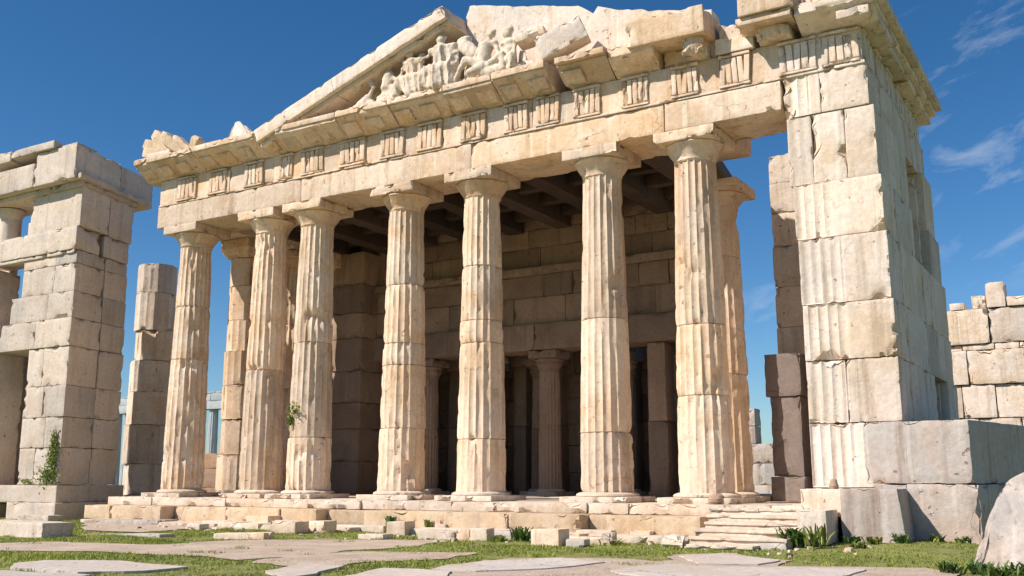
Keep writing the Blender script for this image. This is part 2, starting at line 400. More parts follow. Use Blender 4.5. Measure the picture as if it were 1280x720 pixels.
P4 = gp([(560, 708), (640, 700), (770, 700), (880, 706), (1150, 709), (1210, 716), (1170, 740), (560, 740)])
P5 = gp([(100, 655), (200, 654), (290, 651), (260, 661), (180, 668), (110, 664)])
for k, (P, lb) in enumerate(((P1, 'left'), (P2, 'mid'), (P3, 'by steps'), (P4, 'front'), (P5, 'left of temple'))):
    o, o2 = flat_poly('path', P, M_path, 0, lift=.012 + .004 * k, seed=20 + k, amp=.30); tag(o, kind='structure'); BARE.append(o2)
SL = [
 (gp([(10, 708), (60, 704), (150, 704), (235, 711), (180, 716), (100, 719), (20, 714)]), 'broad pale paving slab in the grass at the lower left corner'),
 (gp([(330, 716), (378, 707), (428, 711), (395, 719), (350, 724)]), 'small grey paving slab in the grass left of the middle of the bottom edge'),
 (gp([(545, 714), (600, 704), (700, 701), (760, 706), (690, 713), (600, 716)]), 'long grey paving slab set in the path below the two middle columns'),
 (gp([(430, 722), (480, 713), (560, 716), (550, 726), (440, 730)]), 'pale paving slab cut by the bottom edge, left of the long grey slab'),
 (gp([(770, 716), (830, 707), (960, 710), (1080, 713), (1050, 724), (800, 726)]), 'widest paving slab at the bottom edge, in front of the marble steps'),
 (gp([(850, 697), (900, 693), (975, 701), (950, 706), (880, 706)]), 'sandy paving slab lying just in front of the lowest marble step'),
 (gp([(-30, 716), (20, 717), (110, 722), (80, 730), (-20, 728)]), 'thin paving slab cut by the bottom left corner of the view'),
]
for k, (P, lb) in enumerate(SL):
    o, o2 = flat_poly('paving_slab', P, M_slab, .022, lift=.022, seed=40 + k, amp=.17, tone=rnd.uniform(-.6, 1)); BARE.append(o2)
    tag(o, lb, 'paving slab', 'paving slabs sunk in the grass')

# grass blades on every green patch near the camera
def grass():
    n = 430000; px = RNG.uniform(-20, 1300, n); Y = RNG.uniform(0, 1, n)
    # uniform on the ground between two distances
    X = RNG.uniform(-46, 3, n); Y = 8 + 26 * RNG.uniform(0, 1, n) ** 1.0
    # only inside the camera's wedge, widened for a step aside
    a = np.arctan2(-X, Y); k = (a > R(31.3 - 31)) & (a < R(31.3 + 31)) & (X * X + Y * Y > 12.0 ** 2)
    k &= ~((Y > 23.3) & (X > -31.5) & (X < -5.5)) & ~((Y > 24.2) & (X > -6))
    X, Y = X[k], Y[k]
    bare = np.zeros(len(X), bool)
    for P in BARE: bare |= inside(P, X, Y)
    bare &= ~(fbm(np.stack([X * 1.6, Y * 1.6, X * 0], 1), 91, 3) > .40)
    ed = vnoise(np.stack([X * 3, Y * 3, X * 0], 1), 77)
    k = ~bare & (vnoise(np.stack([X * .5, Y * .5, X * 0], 1), 9) * .8 + .6 * ed > -.42)
    X, Y = X[k], Y[k]; n = len(X); Z = ground_h(X, Y) - .005
    h = RNG.uniform(.022, .06, n) * (1 + .5 * vnoise(np.stack([X, Y, X * 0], 1), 5)); w = RNG.uniform(.010, .018, n); th = RNG.uniform(0, 6.28, n)
    lx = RNG.normal(0, .03, n); ly = RNG.normal(0, .03, n)
    v = np.zeros((n, 3, 3)); dx, dy = np.cos(th) * w, np.sin(th) * w
    v[:, 0] = np.stack([X - dx, Y - dy, Z], 1); v[:, 1] = np.stack([X + dx, Y + dy, Z], 1); v[:, 2] = np.stack([X + lx, Y + ly, Z + h], 1)
    tn = np.repeat(RNG.uniform(-1, 1, n) * .6 + .5 * vnoise(np.stack([X * .9, Y * .9, X * 0], 1), 11), 3)
    mb = MB(); mb.add(v.reshape(-1, 3), tris=np.arange(3 * n).reshape(n, 3), tone=tn)
    return mb.build('grass', M_grass, smooth=False, origin=(0, 0, 0))
tag(grass(), kind='stuff', label='short green turf growing between the paths and slabs')

# ================================================================== TEMPLE
FY = 24.85                     # front face of the entablature
AX = 25.70                     # axis of the front columns
FLOOR = 1.2
T = empty('temple', (-18, 27, GZ), 'large ruined marble temple with seven fluted front columns and a broken pediment', 'temple')
NFL = 20
def shaft(mb, cx, cy, z0, z1, r0, r1, joints=(), nf=NFL, per=6, dz=.14, depth=.052, seed=0, chips=1.):
    rr = random.Random(seed)
    zs = list(np.arange(z0, z1, dz)) + [z1]
    for j in joints:
        zs = [z for z in zs if abs(z - j) > .05] + [j - .045, j - .016, j, j + .016, j + .045]
    zs = np.array(sorted(zs)); na = nf * per; th = np.arange(na) / na * 2 * math.pi
    fr = (th * nf / (2 * math.pi)) % 1.0
    prof = np.sin(math.pi * fr) ** .75
    Zg, Tg = np.meshgrid(zs, th, indexing='ij'); t = (Zg - z0) / (z1 - z0)
    Rr = r0 + (r1 - r0) * (t ** 1.25)
    # drums sit a little off each other
    edges = [z0 - 1] + sorted(joints) + [z1 + 1]; ox = np.zeros_like(Zg); oy = np.zeros_like(Zg); tw = np.zeros_like(Zg); tone = np.zeros_like(Zg)
    for a, b in zip(edges[:-1], edges[1:]):
        k = (Zg >= a) & (Zg < b); ox[k] = rr.uniform(-.012, .012); oy[k] = rr.uniform(-.012, .012); tw[k] = rr.uniform(-.02, .02); tone[k] = rr.uniform(-1, 1)
    P = np.stack([np.cos(Tg) * Rr, np.sin(Tg) * Rr, Zg], -1).reshape(-1, 3) + np.array([cx, cy, 0])
    wear = np.clip(.85 + .65 * fbm(P * np.array([.9, .9, .5]), seed + 1, 3), .35, 1.1).reshape(Zg.shape)
    d = depth * prof[None, :] * wear
    ch = np.clip(fbm(P * 1.5, seed + 3, 4) - .30, 0, 1).reshape(Zg.shape) * .42 * chips
    ch2 = np.clip(fbm(P * 4.2, seed + 4, 3) - .28, 0, 1).reshape(Zg.shape) * .13 * chips
    arr = (1 - prof[None, :]) * np.clip(fbm(P * np.array([3, 3, 2.]), seed + 8, 2) , 0, 1).reshape(Zg.shape) * .05
    rad = Rr - d - ch - ch2 - arr + .006 * fbm(P * 3, seed + 5, 2).reshape(Zg.shape)
    nj = np.clip(fbm(P * 2.6, seed + 6, 3).reshape(Zg.shape) - .05, 0, 1)
    for j in joints:
        dd = np.abs(Zg - j); rad -= np.where(dd < .01, .035, 0) + nj * .26 * np.exp(-dd / .07)
    base_d = np.clip(fbm(P * 2.1, seed + 7, 3).reshape(Zg.shape), 0, 1) * .2 * np.exp(-(Zg - z0) / .3); rad -= base_d
    Tg = Tg + tw
    V = np.stack([cx + ox + np.cos(Tg) * rad, cy + oy + np.sin(Tg) * rad, Zg], -1).reshape(-1, 3)
    n, m = Zg.shape; I = np.arange(n * m).reshape(n, m); J = np.roll(I, -1, 1)
    Q = np.stack([I[:-1].ravel(), J[:-1].ravel(), J[1:].ravel(), I[1:].ravel()], 1)
    mb.add(V, quads=Q, tone=tone.ravel())
def lathe(mb, cx, cy, prof, n=64, seed=0, rough=.01, chip=.0, tone=0.):
    th = np.arange(n) / n * 2 * math.pi; pr = np.array(prof); Zg, Tg = np.meshgrid(pr[:, 1], th, indexing='ij'); Rg = np.repeat(pr[:, :1], n, 1)
    P = np.stack([cx + np.cos(Tg) * Rg, cy + np.sin(Tg) * Rg, Zg], -1).reshape(-1, 3)
    d = (rough * fbm(P * 3, seed, 3) - chip * np.clip(fbm(P * 2.4, seed + 2, 3) - .1, 0, 1)).reshape(Rg.shape) * (Rg > .01)
    Rg = Rg + d; V = np.stack([cx + np.cos(Tg) * Rg, cy + np.sin(Tg) * Rg, Zg], -1).reshape(-1, 3)
    k, m = Zg.shape; I = np.arange(k * m).reshape(k, m); J = np.roll(I, -1, 1)
    mb.add(V, quads=np.stack([I[:-1].ravel(), J[:-1].ravel(), J[1:].ravel(), I[1:].ravel()], 1), tone=tone)
def column(parent, x, y, z0, ztop, r0, r1, joints, seed, mat=M_col, name='column', label=None, aba=.88, chips=1., per=6, dz=.14, base=True, cap=True):
    zc = ztop - .30; zn = zc - .50
    zs0 = z0 + (.24 if base else 0)
    mb = MB(); shaft(mb, x, y, zs0, zn if cap else ztop, r0, r1, joints, seed=seed, chips=chips, per=per, dz=dz)
    c = mb.build(name, mat, parent, origin=(x, y, z0))
    if label: c['label'] = label
    if base:
        mb = MB(); a = r0 + .24
        block(mb, (x - a, y - a, z0 - .002), (x + a, y + a, z0 + .15), r=.02, s=.1, chip=.12, seed=seed + 31)
        lathe(mb, x, y, [(0, z0 + .145), (r0 + .10, z0 + .145), (r0 + .13, z0 + .175), (r0 + .12, z0 + .215), (r0 + .05, z0 + .25), (r0 - .03, z0 + .27)], seed=seed, rough=.02, chip=.22)
        mb.build('base', M_step, c)
    if cap:
        mb = MB(); k = aba
        lathe(mb, x, y, [(r1 - .05, zn - .02), (r1 - .01, zn), (r1 + .015, zn + .03), (r1 + .02, zn + .09), (r1 + .06, zn + .16), (r1 + .14, zn + .27), (k - .10, zn + .38), (k - .04, zn + .45), (k - .06, zn + .495), (k - .12, zn + .505)], seed=seed + 5, rough=.014, chip=.14, tone=rnd.uniform(-.6, .6))
        mb2 = MB(); block(mb2, (x - k, y - k, zc), (x + k, y + k, ztop), r=.02, s=.09, chip=.11, amp=.008, seed=seed + 77)
        e = mb.build('capital', mat, c); mb2.build('abacus', mat, c) if False else None
        mb.n  # capital = echinus; the abacus slab belongs to it
        bpy_join(e, mb2, mat)
    return c
def bpy_join(e, mb2, mat):
    w = world_loc(e); me = e.data
    bm = bmesh.new(); bm.from_mesh(me)
    v = np.concatenate(mb2.v) - np.array(w); q = np.concatenate(mb2.q); vs = [bm.verts.new(p) for p in v]
    ly = bm.verts.layers.float.get('tone')
    for u in vs: u[ly] = float(mb2.tone[0][0])
    for f in q: ff = bm.faces.new([vs[i] for i in f]); ff.smooth = True
    bm.to_mesh(me); bm.free()
CX = [-29.80, -25.85, -23.65, -19.72, -16.72, -12.50, -9.60]
JT = [(8.2, 6.2), (5.6,), (6.4, 3.2), (8.0, 6.1, 5.4, 3.4), (8.3, 6.6, 5.9, 3.0), (6.3, 3.1), (5.9, 4.0)]
for i, x in enumerate(CX):
    column(T, x, AX, FLOOR, 11.30, .76, .575, JT[i], seed=100 + 13 * i)
# flanks
for i, y in enumerate((28.35, 31.0, 33.6)):
    if i == 0: continue
    column(T, CX[0], y, FLOOR, 11.30, .76, .575, (4.5 + i, 8.2), seed=300 + i, per=4, dz=.2, name='column')
# second flank column: stacked square drums
def stacked(mb, cx, cy, z0, z1, w0, w1, n, seed, skew=.05, groove=True, rot=0.):
    rr = random.Random(seed); zs = [z0 + (z1 - z0) * k / n for k in range(n + 1)]
    for k in range(1, n): zs[k] += rr.uniform(-.15, .15) * (z1 - z0) / n
    for k in range(n):
        w = w0 + (w1 - w0) * k / n; dx, dy = rr.uniform(-skew, skew), rr.uniform(-skew, skew)
        Mx = Matrix.Translation((cx + dx, cy + dy, 0)) @ Matrix.Rotation(rot + rr.uniform(-.08, .08), 4, 'Z')
        def warp(P, h, w=w):
            # cut the four upright corners: an octagonal drum
            m = (np.abs(P[:, 0]) + np.abs(P[:, 1])) / (1.38 * w); f = np.where(m > 1, 1 / m, 1); P = P.copy(); P[:, 0] *= f; P[:, 1] *= f; return P
        gv = (lambda p: .03 * np.abs(np.sin(p[:, 0] * 9)) ** .7) if groove else None
        block(mb, (-w, -w, zs[k] + .01), (w, w, zs[k + 1] - .01), r=.05, s=(.09, .12, .14), chip=.16, amp=.018, M=Mx, warp=warp, groove=gv, seed=seed * 7 + k)
mb = MB(); stacked(mb, CX[0], 28.35, FLOOR + .2, 10.55, .72, .58, 7, 5, rot=.40); fc = mb.build('column', M_col, T)
fc['label'] = 'worn square edged column of stacked drums behind the leftmost front column'
mb = MB(); block(mb, (CX[0] - .8, 27.55, 10.56), (CX[0] + .8, 29.15, 11.29), chip=.2, seed=991, warp=lambda P, h: P * np.stack([1 - .3 * np.clip(-P[:, 2] / h[2], 0, 1), 1 - .3 * np.clip(-P[:, 2] / h[2], 0, 1), np.ones(len(P))], 1)); mb.build('capital', M_col, fc)

# ---- architrave (front): separate blocks, joints above the columns
def long_blocks(mb, xs, y0, y1, z0, z1, **k):
    for a, b in zip(xs[:-1], xs[1:]):
        j = rnd.uniform(-.012, .012); block(mb, (a + .006, y0 + j, z0), (b - .006, y1, z1), **k)
mb = MB()
long_blocks(mb, [-31.1, -23.7, -16.6, -10.15], FY, FY + 1.95, 11.30, 12.13, s=.13, chip=.09, amp=.012)
block(mb, (-10.12, FY - .01, 11.32), (-6.86, FY + 1.95, 12.12), s=.13, chip=.16, amp=.018)
long_blocks(mb, [-31.1, -28.0, -24.1, -19.9, -15.2, -10.2, -6.75], FY - .045, FY + .5, 12.135, 12.20, s=.12, chip=.06, amp=.006, r=.015)
mb.build('architrave', M_marble, T)
# flank architraves
mb = MB()
for x, y1 in ((CX[0], 42.0),):
    long2 = [26.83, 29.7, 33.5, 38.0, y1]
    for a, b in zip(long2[:-1], long2[1:]): block(mb, (x - .85, a, 11.31), (x + .85, b, 12.6), s=.25, chip=.1)
mb.build('flank_architrave', M_marble, T)
mb = MB(); block(mb, (-10.45, 26.83, 11.31), (-8.75, 28.2, 12.1), s=.15, chip=.2, seed=55)
mb.build('flank_architrave', M_marble, T)
# ---- frieze with triglyphs
mb = MB()
xs = [-31.08, -29.2, -27.3, -25.1, -23.2, -21.4, -19.6, -17.7, -16.1, -14.4, -12.7, -11.3, -9.9, -8.5, -6.8]
long_blocks(mb, xs, FY + .03, FY + 1.3, 12.205, 13.17, s=.13, chip=.07, amp=.018)
fr = mb.build('frieze', M_marble, T)
def px2x(px, py): return onY(px, py, FY).x
TRI = [(223, 246, 236), (262, 283, 229), (307, 329, 214), (350, 366, 206), (378, 404, 202), (426, 456, 188), (477, 505, 176), (523, 552, 168), (577, 607, 154), (631, 659, 142), (671, 699, 133), (718, 750, 122), (778, 810, 107), (840, 872, 96), (900, 937, 85), (974, 1020, 72), (1027, 1073, 60)]
def triglyph(mb, x0, x1, seed, y=FY, M=None, z0=12.24, z1=13.14):
    rr = random.Random(seed); w = x1 - x0
    if M is None: M = Matrix.Identity(4)
    nb = 5; gw = w * .035; bw = (w - gw * (nb - 1)) / nb
    hh = rr.uniform(0, .08); lowcut = rr.uniform(0, .07)
    for k in range(nb):
        a = x0 + k * (bw + gw); lean = rr.uniform(-.03, .03)
        block(mb, (a, y - .045 + rr.uniform(-.014, .014), z0 + .05 + rr.uniform(0, lowcut)), (a + bw, y + .09, z1 - .09 - rr.uniform(0, hh)), r=.010, s=(.05, .1, .09), chip=.05, amp=.008, M=M, seed=seed * 5 + k, tone=rr.uniform(-.5, .5),
              warp=lambda P, h, l=lean: P + np.stack([l * P[:, 2] / h[2], 0 * P[:, 0], 0 * P[:, 0]], 1))
    block(mb, (x0 - .02, y - .075, z1 - .08), (x1 + .03, y + .1, z1 - .005), r=.012, s=.09, chip=.08, M=M, seed=seed + 3)
    block(mb, (x0 - .02, y - .085, z0 - .03), (x1 + .02, y + .08, z0 + .03), r=.012, s=.09, chip=.08, M=M, seed=seed + 4)
for k, (a, b, y) in enumerate(TRI[:15]):
    mb = MB(); triglyph(mb, px2x(a, y), px2x(b, y), 400 + k); mb.build('triglyph', M_marble, fr)
# ---- cornice with sloping soffit
def cornice(mb, a, b, zt=13.95, front=.74, back=1.9, y=FY, fascia=.28, seed=1, chip=.11, tilt=0., tone=None, M=None, dz=0.):
    """a stretch of cornice a..b; fascia at y-front, soffit rising outwards from the frieze"""
    zb = 13.175 + dz; zt = zt + dz
    def warp(P, h):
        P = P.copy(); t = np.clip((-P[:, 1] + h[1] - back + .0) / front, 0, 1)    # 0 over the wall, 1 at the fascia
        low = P[:, 2] < 0
        lift = (zt - fascia - zb) * t
        f = np.clip((h[2] - P[:, 2]) / (2 * h[2]), 0, 1)
        P[:, 2] += lift * f; return P
    block(mb, (a, y - front, zb), (b, y + back, zt), r=.02, s=(.14, .09, .09), chip=chip, amp=.010, warp=warp, seed=seed, tone=tone, M=M)
CXS = [(-31.75, -28.5), (-28.49, -25.3), (-25.28, -24.35), (-24.33, -21.6), (-21.58, -19.4), (-19.38, -17.2), (-17.18, -15.4), (-15.38, -13.55), (-13.2, -11.6)]
for k, (a, b) in enumerate(CXS):
    mb = MB(); cornice(mb, a, b, seed=500 + k, front=.74 - (.05 if k in (2, 5) else 0) - (.12 if k == 8 else 0), zt=13.95 - (.06 if k in (3, 6) else 0))
    # drip fillet under the fascia and flat soffit panels
    block(mb, (a + .01, FY - .79, 13.72), (b - .01, FY - .5, 13.90), r=.012, s=.12, chip=.12, seed=560 + k)
    x = a + .12
    while x < b - .6:
        w = .62
        if x + w < b:
            Mx = Matrix.Translation((0, FY - .35, 13.385)) @ Matrix.Rotation(-.592, 4, 'X')
            block(mb, (x, -.24, -.03), (x + w, .24, .03), r=.012, s=.13, chip=.08, M=Mx)
        x += .98
    mb.build('cornice', M_marble, T)
mb = MB()   # thick broken chunks left of the corner
cornice(mb, -11.55, -10.2, seed=521, front=.62, zt=13.86); block(mb, (-10.9, FY - .78, 13.68), (-8.62, FY + .9, 14.42), chip=.22, s=.1, seed=522, warp=lambda P, h: P + np.stack([0 * P[:, 0], -.12 * P[:, 2], -.02 * P[:, 0]], 1))
block(mb, (-9.35, FY - .55, 13.18), (-8.75, FY + .7, 13.72), chip=.22, s=.1, seed=523); block(mb, (-10.15, FY + .12, 13.18), (-8.58, FY + 1.1, 13.74), chip=.2, s=.1, seed=524); mb.build('cornice', M_marble, T)
mb = MB(); block(mb, (-8.55, FY - .1, 13.18), (-7.5, FY + .9, 13.62), chip=.35, s=.09, seed=531); block(mb, (-8.5, FY + .1, 13.6), (-7.9, FY + .8, 14.1), chip=.4, s=.09, seed=532)
mb.build('broken_cornice_core', M_pale, T)
mb = MB()
block(mb, (-7.72, FY - .85, 13.50), (-6.28, FY + .9, 13.70), chip=.14, s=.1, seed=541); block(mb, (-7.62, FY - .95, 13.71), (-6.2, FY + .9, 14.35), chip=.2, s=.1, seed=542)
block(mb, (-7.35, FY - .45, 13.18), (-6.45, FY + .8, 13.50), chip=.2, s=.1, seed=543); mb.build('cornice', M_marble, T)

# ---- corner pier with its long side wall
def lerp(a, b, t): return a + (b - a) * t
PZ = [FLOOR - .1, 1.62, 3.15, 4.68, 6.08, 7.76, 9.2, 11.03, 12.17]
PL = [-6.62, -6.60, -6.60, -6.60, -6.62, -6.67, -6.76, -6.80, -6.86]
PR = [-4.42, -4.42, -4.42, -4.42, -4.46, -4.50, -4.56, -4.66, -4.72]
WIN = (29.0, 31.6, 8.15, 10.95); WIN2 = (30.3, 32.3, 3.2, 4.72)
mb = MB()
def pgroove(x0, x1, dep=.035, per=.24):
    def g(p):
        m = np.clip((p[:, 0] - x0) / .05, 0, 1) * np.clip((x1 - p[:, 0]) / .05, 0, 1)
        n = .35 + .9 * np.clip(fbm(p * np.array([1.3, 1, .5]), 61, 2) + .4, 0, 1)
        return m * dep * n * (np.abs(np.sin(math.pi * (p[:, 0] - x0) / per + .6 * vnoise(p * .4, 3))) ** .6)
    return g
for k in range(len(PZ) - 1):
    z0, z1 = PZ[k], PZ[k + 1]; L, Rr = PL[k], PR[k]
    off = rnd.uniform(-.03, .03)
    fr_xs = {1: [L, Rr], 2: [L, L + .95, Rr], 3: [L, Rr], 4: [L, Rr], 5: [L, Rr], 6: [L, L + .62, L + 1.45, Rr], 7: [L, L + .95, Rr]}.get(k, [L, Rr])
    gx = {1: (L, L + 1.1), 2: (L + .1, L + 1.0), 3: (L + .1, L + 1.1), 4: (L + .05, L + 1.1), 5: (L, L + 1.05), 6: (L + .05, L + .65), 7: (L + .1, L + .7)}.get(k, (L, L))
    for a, b in zip(fr_xs[:-1], fr_xs[1:]):
        block(mb, (a + .006, FY + off, z0 + .008), (b - .006, FY + 1.5, z1 - .008), r=.024, s=(.04, .16, .10), chip=.17, amp=.014, groove=pgroove(*gx, dep=.06), seed=600 + 9 * k + int(a * 3) % 7)
    yb = lerp(34.7, 33.0, k / 7)
    ys_ = splits(FY + 1.51, yb, 2.3)
    for w in (WIN, WIN2):
        if z0 < w[3] - .1 and z1 > w[2] + .1:
            ys_ = sorted([y for y in ys_ if y < w[0] - .4 or y > w[1] + .4] + [w[0], w[1]])
    for a, b in zip(ys_[:-1], ys_[1:]):
        hole = any(z0 < w[3] - .1 and z1 > w[2] + .1 and a >= w[0] - .05 and b <= w[1] + .05 for w in (WIN, WIN2))
        xr = Rr - (1.15 if hole else 0) + rnd.uniform(-.02, .02)
        block(mb, (L, a + .003, z0 + .004), (xr, b - .003, z1 - .004), r=.018, s=.17, chip=.07, amp=.014)
pier = mb.build('corner_pier', M_pale, T)
for w, x in ((WIN, -4.53), (WIN2, -4.42)):
    mb = MB(); block(mb, (x - .5, w[1] - .42, w[2]), (x - .18, w[1] - .2, w[3] - .1), chip=.08, s=.2); mb.build('window_mullion', M_pale, pier)
# entablature on the corner: frieze with triglyphs on both sides, cornice that turns the corner
mb = MB(); x0, x1 = -6.78, -4.74
long_blocks(mb, [-6.79, -5.75, -4.76], FY + .03, FY + 1.5, 12.20, 13.17, s=.13, chip=.10, amp=.018)
ys_ = [FY + 1.51, 28.6, 31.0, 33.1]
for a, b in zip(ys_[:-1], ys_[1:]): block(mb, (x0 + .3, a, 12.2), (x1 - .03, b - .01, 13.17), s=.16, chip=.1)
block(mb, (-6.85, FY - .05, 12.13), (-4.70, FY + .6, 12.205), r=.015, s=.12, chip=.1); block(mb, (-5.3, FY + .61, 12.13), (-4.68, 33.1, 12.205), r=.015, s=.16, chip=.1)
fr2 = mb.build('corner_frieze', M_pale, T)
for k, (a, b, y) in enumerate(TRI[15:]):
    mb = MB(); triglyph(mb, px2x(a, y), px2x(b, y), 430 + k); mb.build('triglyph', M_pale, fr2)
for k in range(6):
    y = 25.05 + k * 1.42; Mx = frame((-4.77, y, 0), (0, 1, 0)) ; mb = MB()
    Mx = Matrix(((0, -1, 0, -4.77), (1, 0, 0, y), (0, 0, 1, 0), (0, 0, 0, 1)))
    triglyph(mb, 0, .72, 450 + k, y=0, M=Mx); mb.build('triglyph', M_pale, fr2)
mb = MB()
cornice(mb, -6.22, -4.30, seed=561, front=.72, zt=13.78, chip=.26)
block(mb, (-6.1, FY - .2, 13.76), (-4.9, FY + 1.4, 14.3), chip=.3, s=.1, seed=571); block(mb, (-5.7, FY - .45, 13.95), (-4.35, FY + .8, 14.22), chip=.22, s=.1, seed=572)
ys_ = [FY - .62, 27.2, 29.4, 31.5, 33.6]
for k, (a, b) in enumerate(zip(ys_[:-1], ys_[1:])):
    for (i, j, z0, z1) in ((-5.2, -4.42, 13.18, 13.40), (-5.2, -4.28, 13.41, 13.56), (-5.2, -4.08, 13.57, 13.84), (-5.2, -4.16, 13.85, 13.98)):
        block(mb, (i, a + .006, z0), (j + rnd.uniform(-.02, .02), b - .006, z1), r=.02, s=.14, chip=.12, amp=.012)
mb.build('corner_cornice', M_pale, T)

# ---- pediment
mb = MB()    # raking cornice: a long tilted beam
A = Vector((-25.3, 0, 13.93)); Bv = Vector((-17.25, 0, 16.62)); dv = (Bv - A); Lr = dv.length; an = math.atan2(dv.z, dv.x)
Mr = Matrix.Translation((A.x, 0, A.z)) @ Matrix.Rotation(-an, 4, 'Y')
for a, b in ((0, 3.7), (3.71, Lr)):
    def warp(P, h, a=a, b=b): P = P.copy(); return P
    block(mb, (a, FY - .80, -.46), (b, FY + .75, .02), r=.02, s=(.15, .15, .1), chip=.07, amp=.009, M=Mr, tone=.3)
    block(mb, (a, FY - .62, -.62), (b, FY + .70, -.465), r=.015, s=.15, chip=.05, M=Mr)
mb.build('raking_cornice', M_pale, T)
def plate(mb, pts, y0, y1, seed, s=.13, chip=.05):
    """upright slab with a ragged outline (x, z)"""
    P = np.array(pts, float); out = []
    for i in range(len(P)):
        a, b = P[i], P[(i + 1) % len(P)]; k = max(1, int(np.linalg.norm(b - a) / s))
        for j in range(k): out.append(a + (b - a) * j / k)
    out = np.array(out); o3 = np.stack([out[:, 0], out[:, 1], out[:, 0] * 0], 1)
    out = out + .07 * np.stack([fbm(o3 * 3, seed, 3), fbm(o3 * 3 + 30, seed, 3)], 1)
    bm = bmesh.new(); vs = [bm.verts.new((x, 0, z)) for x, z in out]; f = bm.faces.new(vs); bmesh.ops.triangulate(bm, faces=[f])
    for _ in range(2): bmesh.ops.subdivide_edges(bm, edges=[e for e in bm.edges if e.calc_length() > .5], cuts=1)
    bmesh.ops.triangulate(bm, faces=bm.faces[:])
    bm.verts.ensure_lookup_table(); bm.faces.ensure_lookup_table(); bm.verts.index_update(); n = len(bm.verts); vv = np.array([v.co[:] for v in bm.verts]); tr = np.array([[v.index for v in f.verts] for f in bm.faces]); be = [(e.verts[0].index, e.verts[1].index, e.link_loops[0].vert.index) for e in bm.edges if e.is_boundary]; fn = bm.faces[0].normal.y
    bm.free()
    fr_ = vv.copy(); fr_[:, 1] = y0 + .03 * fbm(vv * 1.5, seed + 3, 3); bk = vv.copy(); bk[:, 1] = y1
    if fn > 0: tr = tr[:, ::-1]
    q = [(b, a, a + n, b + n) if st == a else (a, b, b + n, a + n) for a, b, st in be]
    if fn > 0: q = [t[::-1] for t in q]
    mb.add(np.concatenate([fr_, bk]), quads=q, tris=np.concatenate([tr, tr[:, ::-1] + n]), tone=.2)
mb = MB()
plate(mb, [(-25.0, 13.9), (-17.15, 13.9), (-17.1, 15.3), (-17.45, 16.15), (-18.2, 15.95), (-21.5, 14.95), (-24.2, 14.2)], FY + .35, FY + .95, 31)
mb.build('tympanum', M_marble, T, smooth=False)
mb = MB()
def pz(px, py): v_ = onY(px, py, 25.35); return (v_.x, v_.z)
plate(mb, [(-17.05, 13.9), (-8.95, 13.9), pz(894, 40), pz(888, 12), pz(860, 14), pz(790, 12), pz(748, 9), pz(742, 18), pz(735, 14), pz(722, 7), pz(660, 8), pz(600, 6), pz(586, 9), pz(583, 22), pz(590, 40), pz(586, 60), pz(578, 70)], 25.35, 26.0, 33)
plate(mb, [pz(568, 62), pz(590, 60), pz(586, 44), pz(575, 38), pz(570, 44)], 25.30, 25.9, 35)
mb.build('tympanum', M_pale, T, smooth=False)
# broken stones beside the pediment
mb = MB(); plate(mb, [pz(770, 84), pz(866, 62), pz(868, 44), pz(820, 50), pz(790, 60)], FY - .05, 25.3, 37); mb.build('tympanum_block', M_pale, T, smooth=False)

# ---- stylobate, floor and steps
mb = MB()
block(mb, (-31.6, 24.9, .5), (-5.6, 46, FLOOR - .012), r=.02, s=2.0, chip=0, amp=.0)
xs = splits(-31.9, -9.0, 1.9, .35)
for a, b in zip(xs[:-1], xs[1:]): block(mb, (a + .008, 24.15 + rnd.uniform(-.05, .05), .93), (b - .008, 25.6, FLOOR + rnd.uniform(-.012, .004)), r=.025, s=.12, chip=.14, amp=.010)
xs = splits(-9.0, -4.6, 1.6, .3)
for a, b in zip(xs[:-1], xs[1:]): block(mb, (a + .008, 23.95, .90), (b - .008, 26.4, FLOOR + rnd.uniform(-.012, .004)), r=.025, s=.12, chip=.14)
for j in range(9):
    y0 = 25.62 + j * 1.25; xs = splits(-31.5, -5.7, 2.1, .3)
    for a, b in zip(xs[:-1], xs[1:]): block(mb, (a + .006, y0 + .006, FLOOR - .25), (b - .006, y0 + 1.244, FLOOR + rnd.uniform(-.01, .003)), r=.02, s=.4, chip=.05, amp=.006)
mb.build('stylobate', M_step, T)
mb = MB()
xs = splits(-32.1, -8.9, 2.0, .4)
for i, (a, b) in enumerate(zip(xs[:-1], xs[1:])):
    if i % 4 == 2:   # missing block: only a recessed filler
        block(mb, (a + .01, 23.9, .45), (b - .01, 24.4, .91), r=.03, s=.12, chip=.2); continue
    block(mb, (a + .008, 23.35 + rnd.uniform(-.06, .06), .46), (b - .008, 24.6, .925), r=.025, s=.12, chip=.16, amp=.012)
mb.build('step', M_riser, T)
xs = splits(-31.0, -8.9, 1.7, .4)
for i, (a, b) in enumerate(zip(xs[:-1], xs[1:])):
    if i % 6 == 1: continue
    mb = MB(); block(mb, (a + rnd.uniform(.01, .12), 22.35 + rnd.uniform(-.25, .15), .30), (b - .01, 23.6, .50 + rnd.uniform(-.03, .03)), r=.02, s=.12, chip=.16, amp=.010); mb.build('ledge_slab', M_step, T)
stair = None
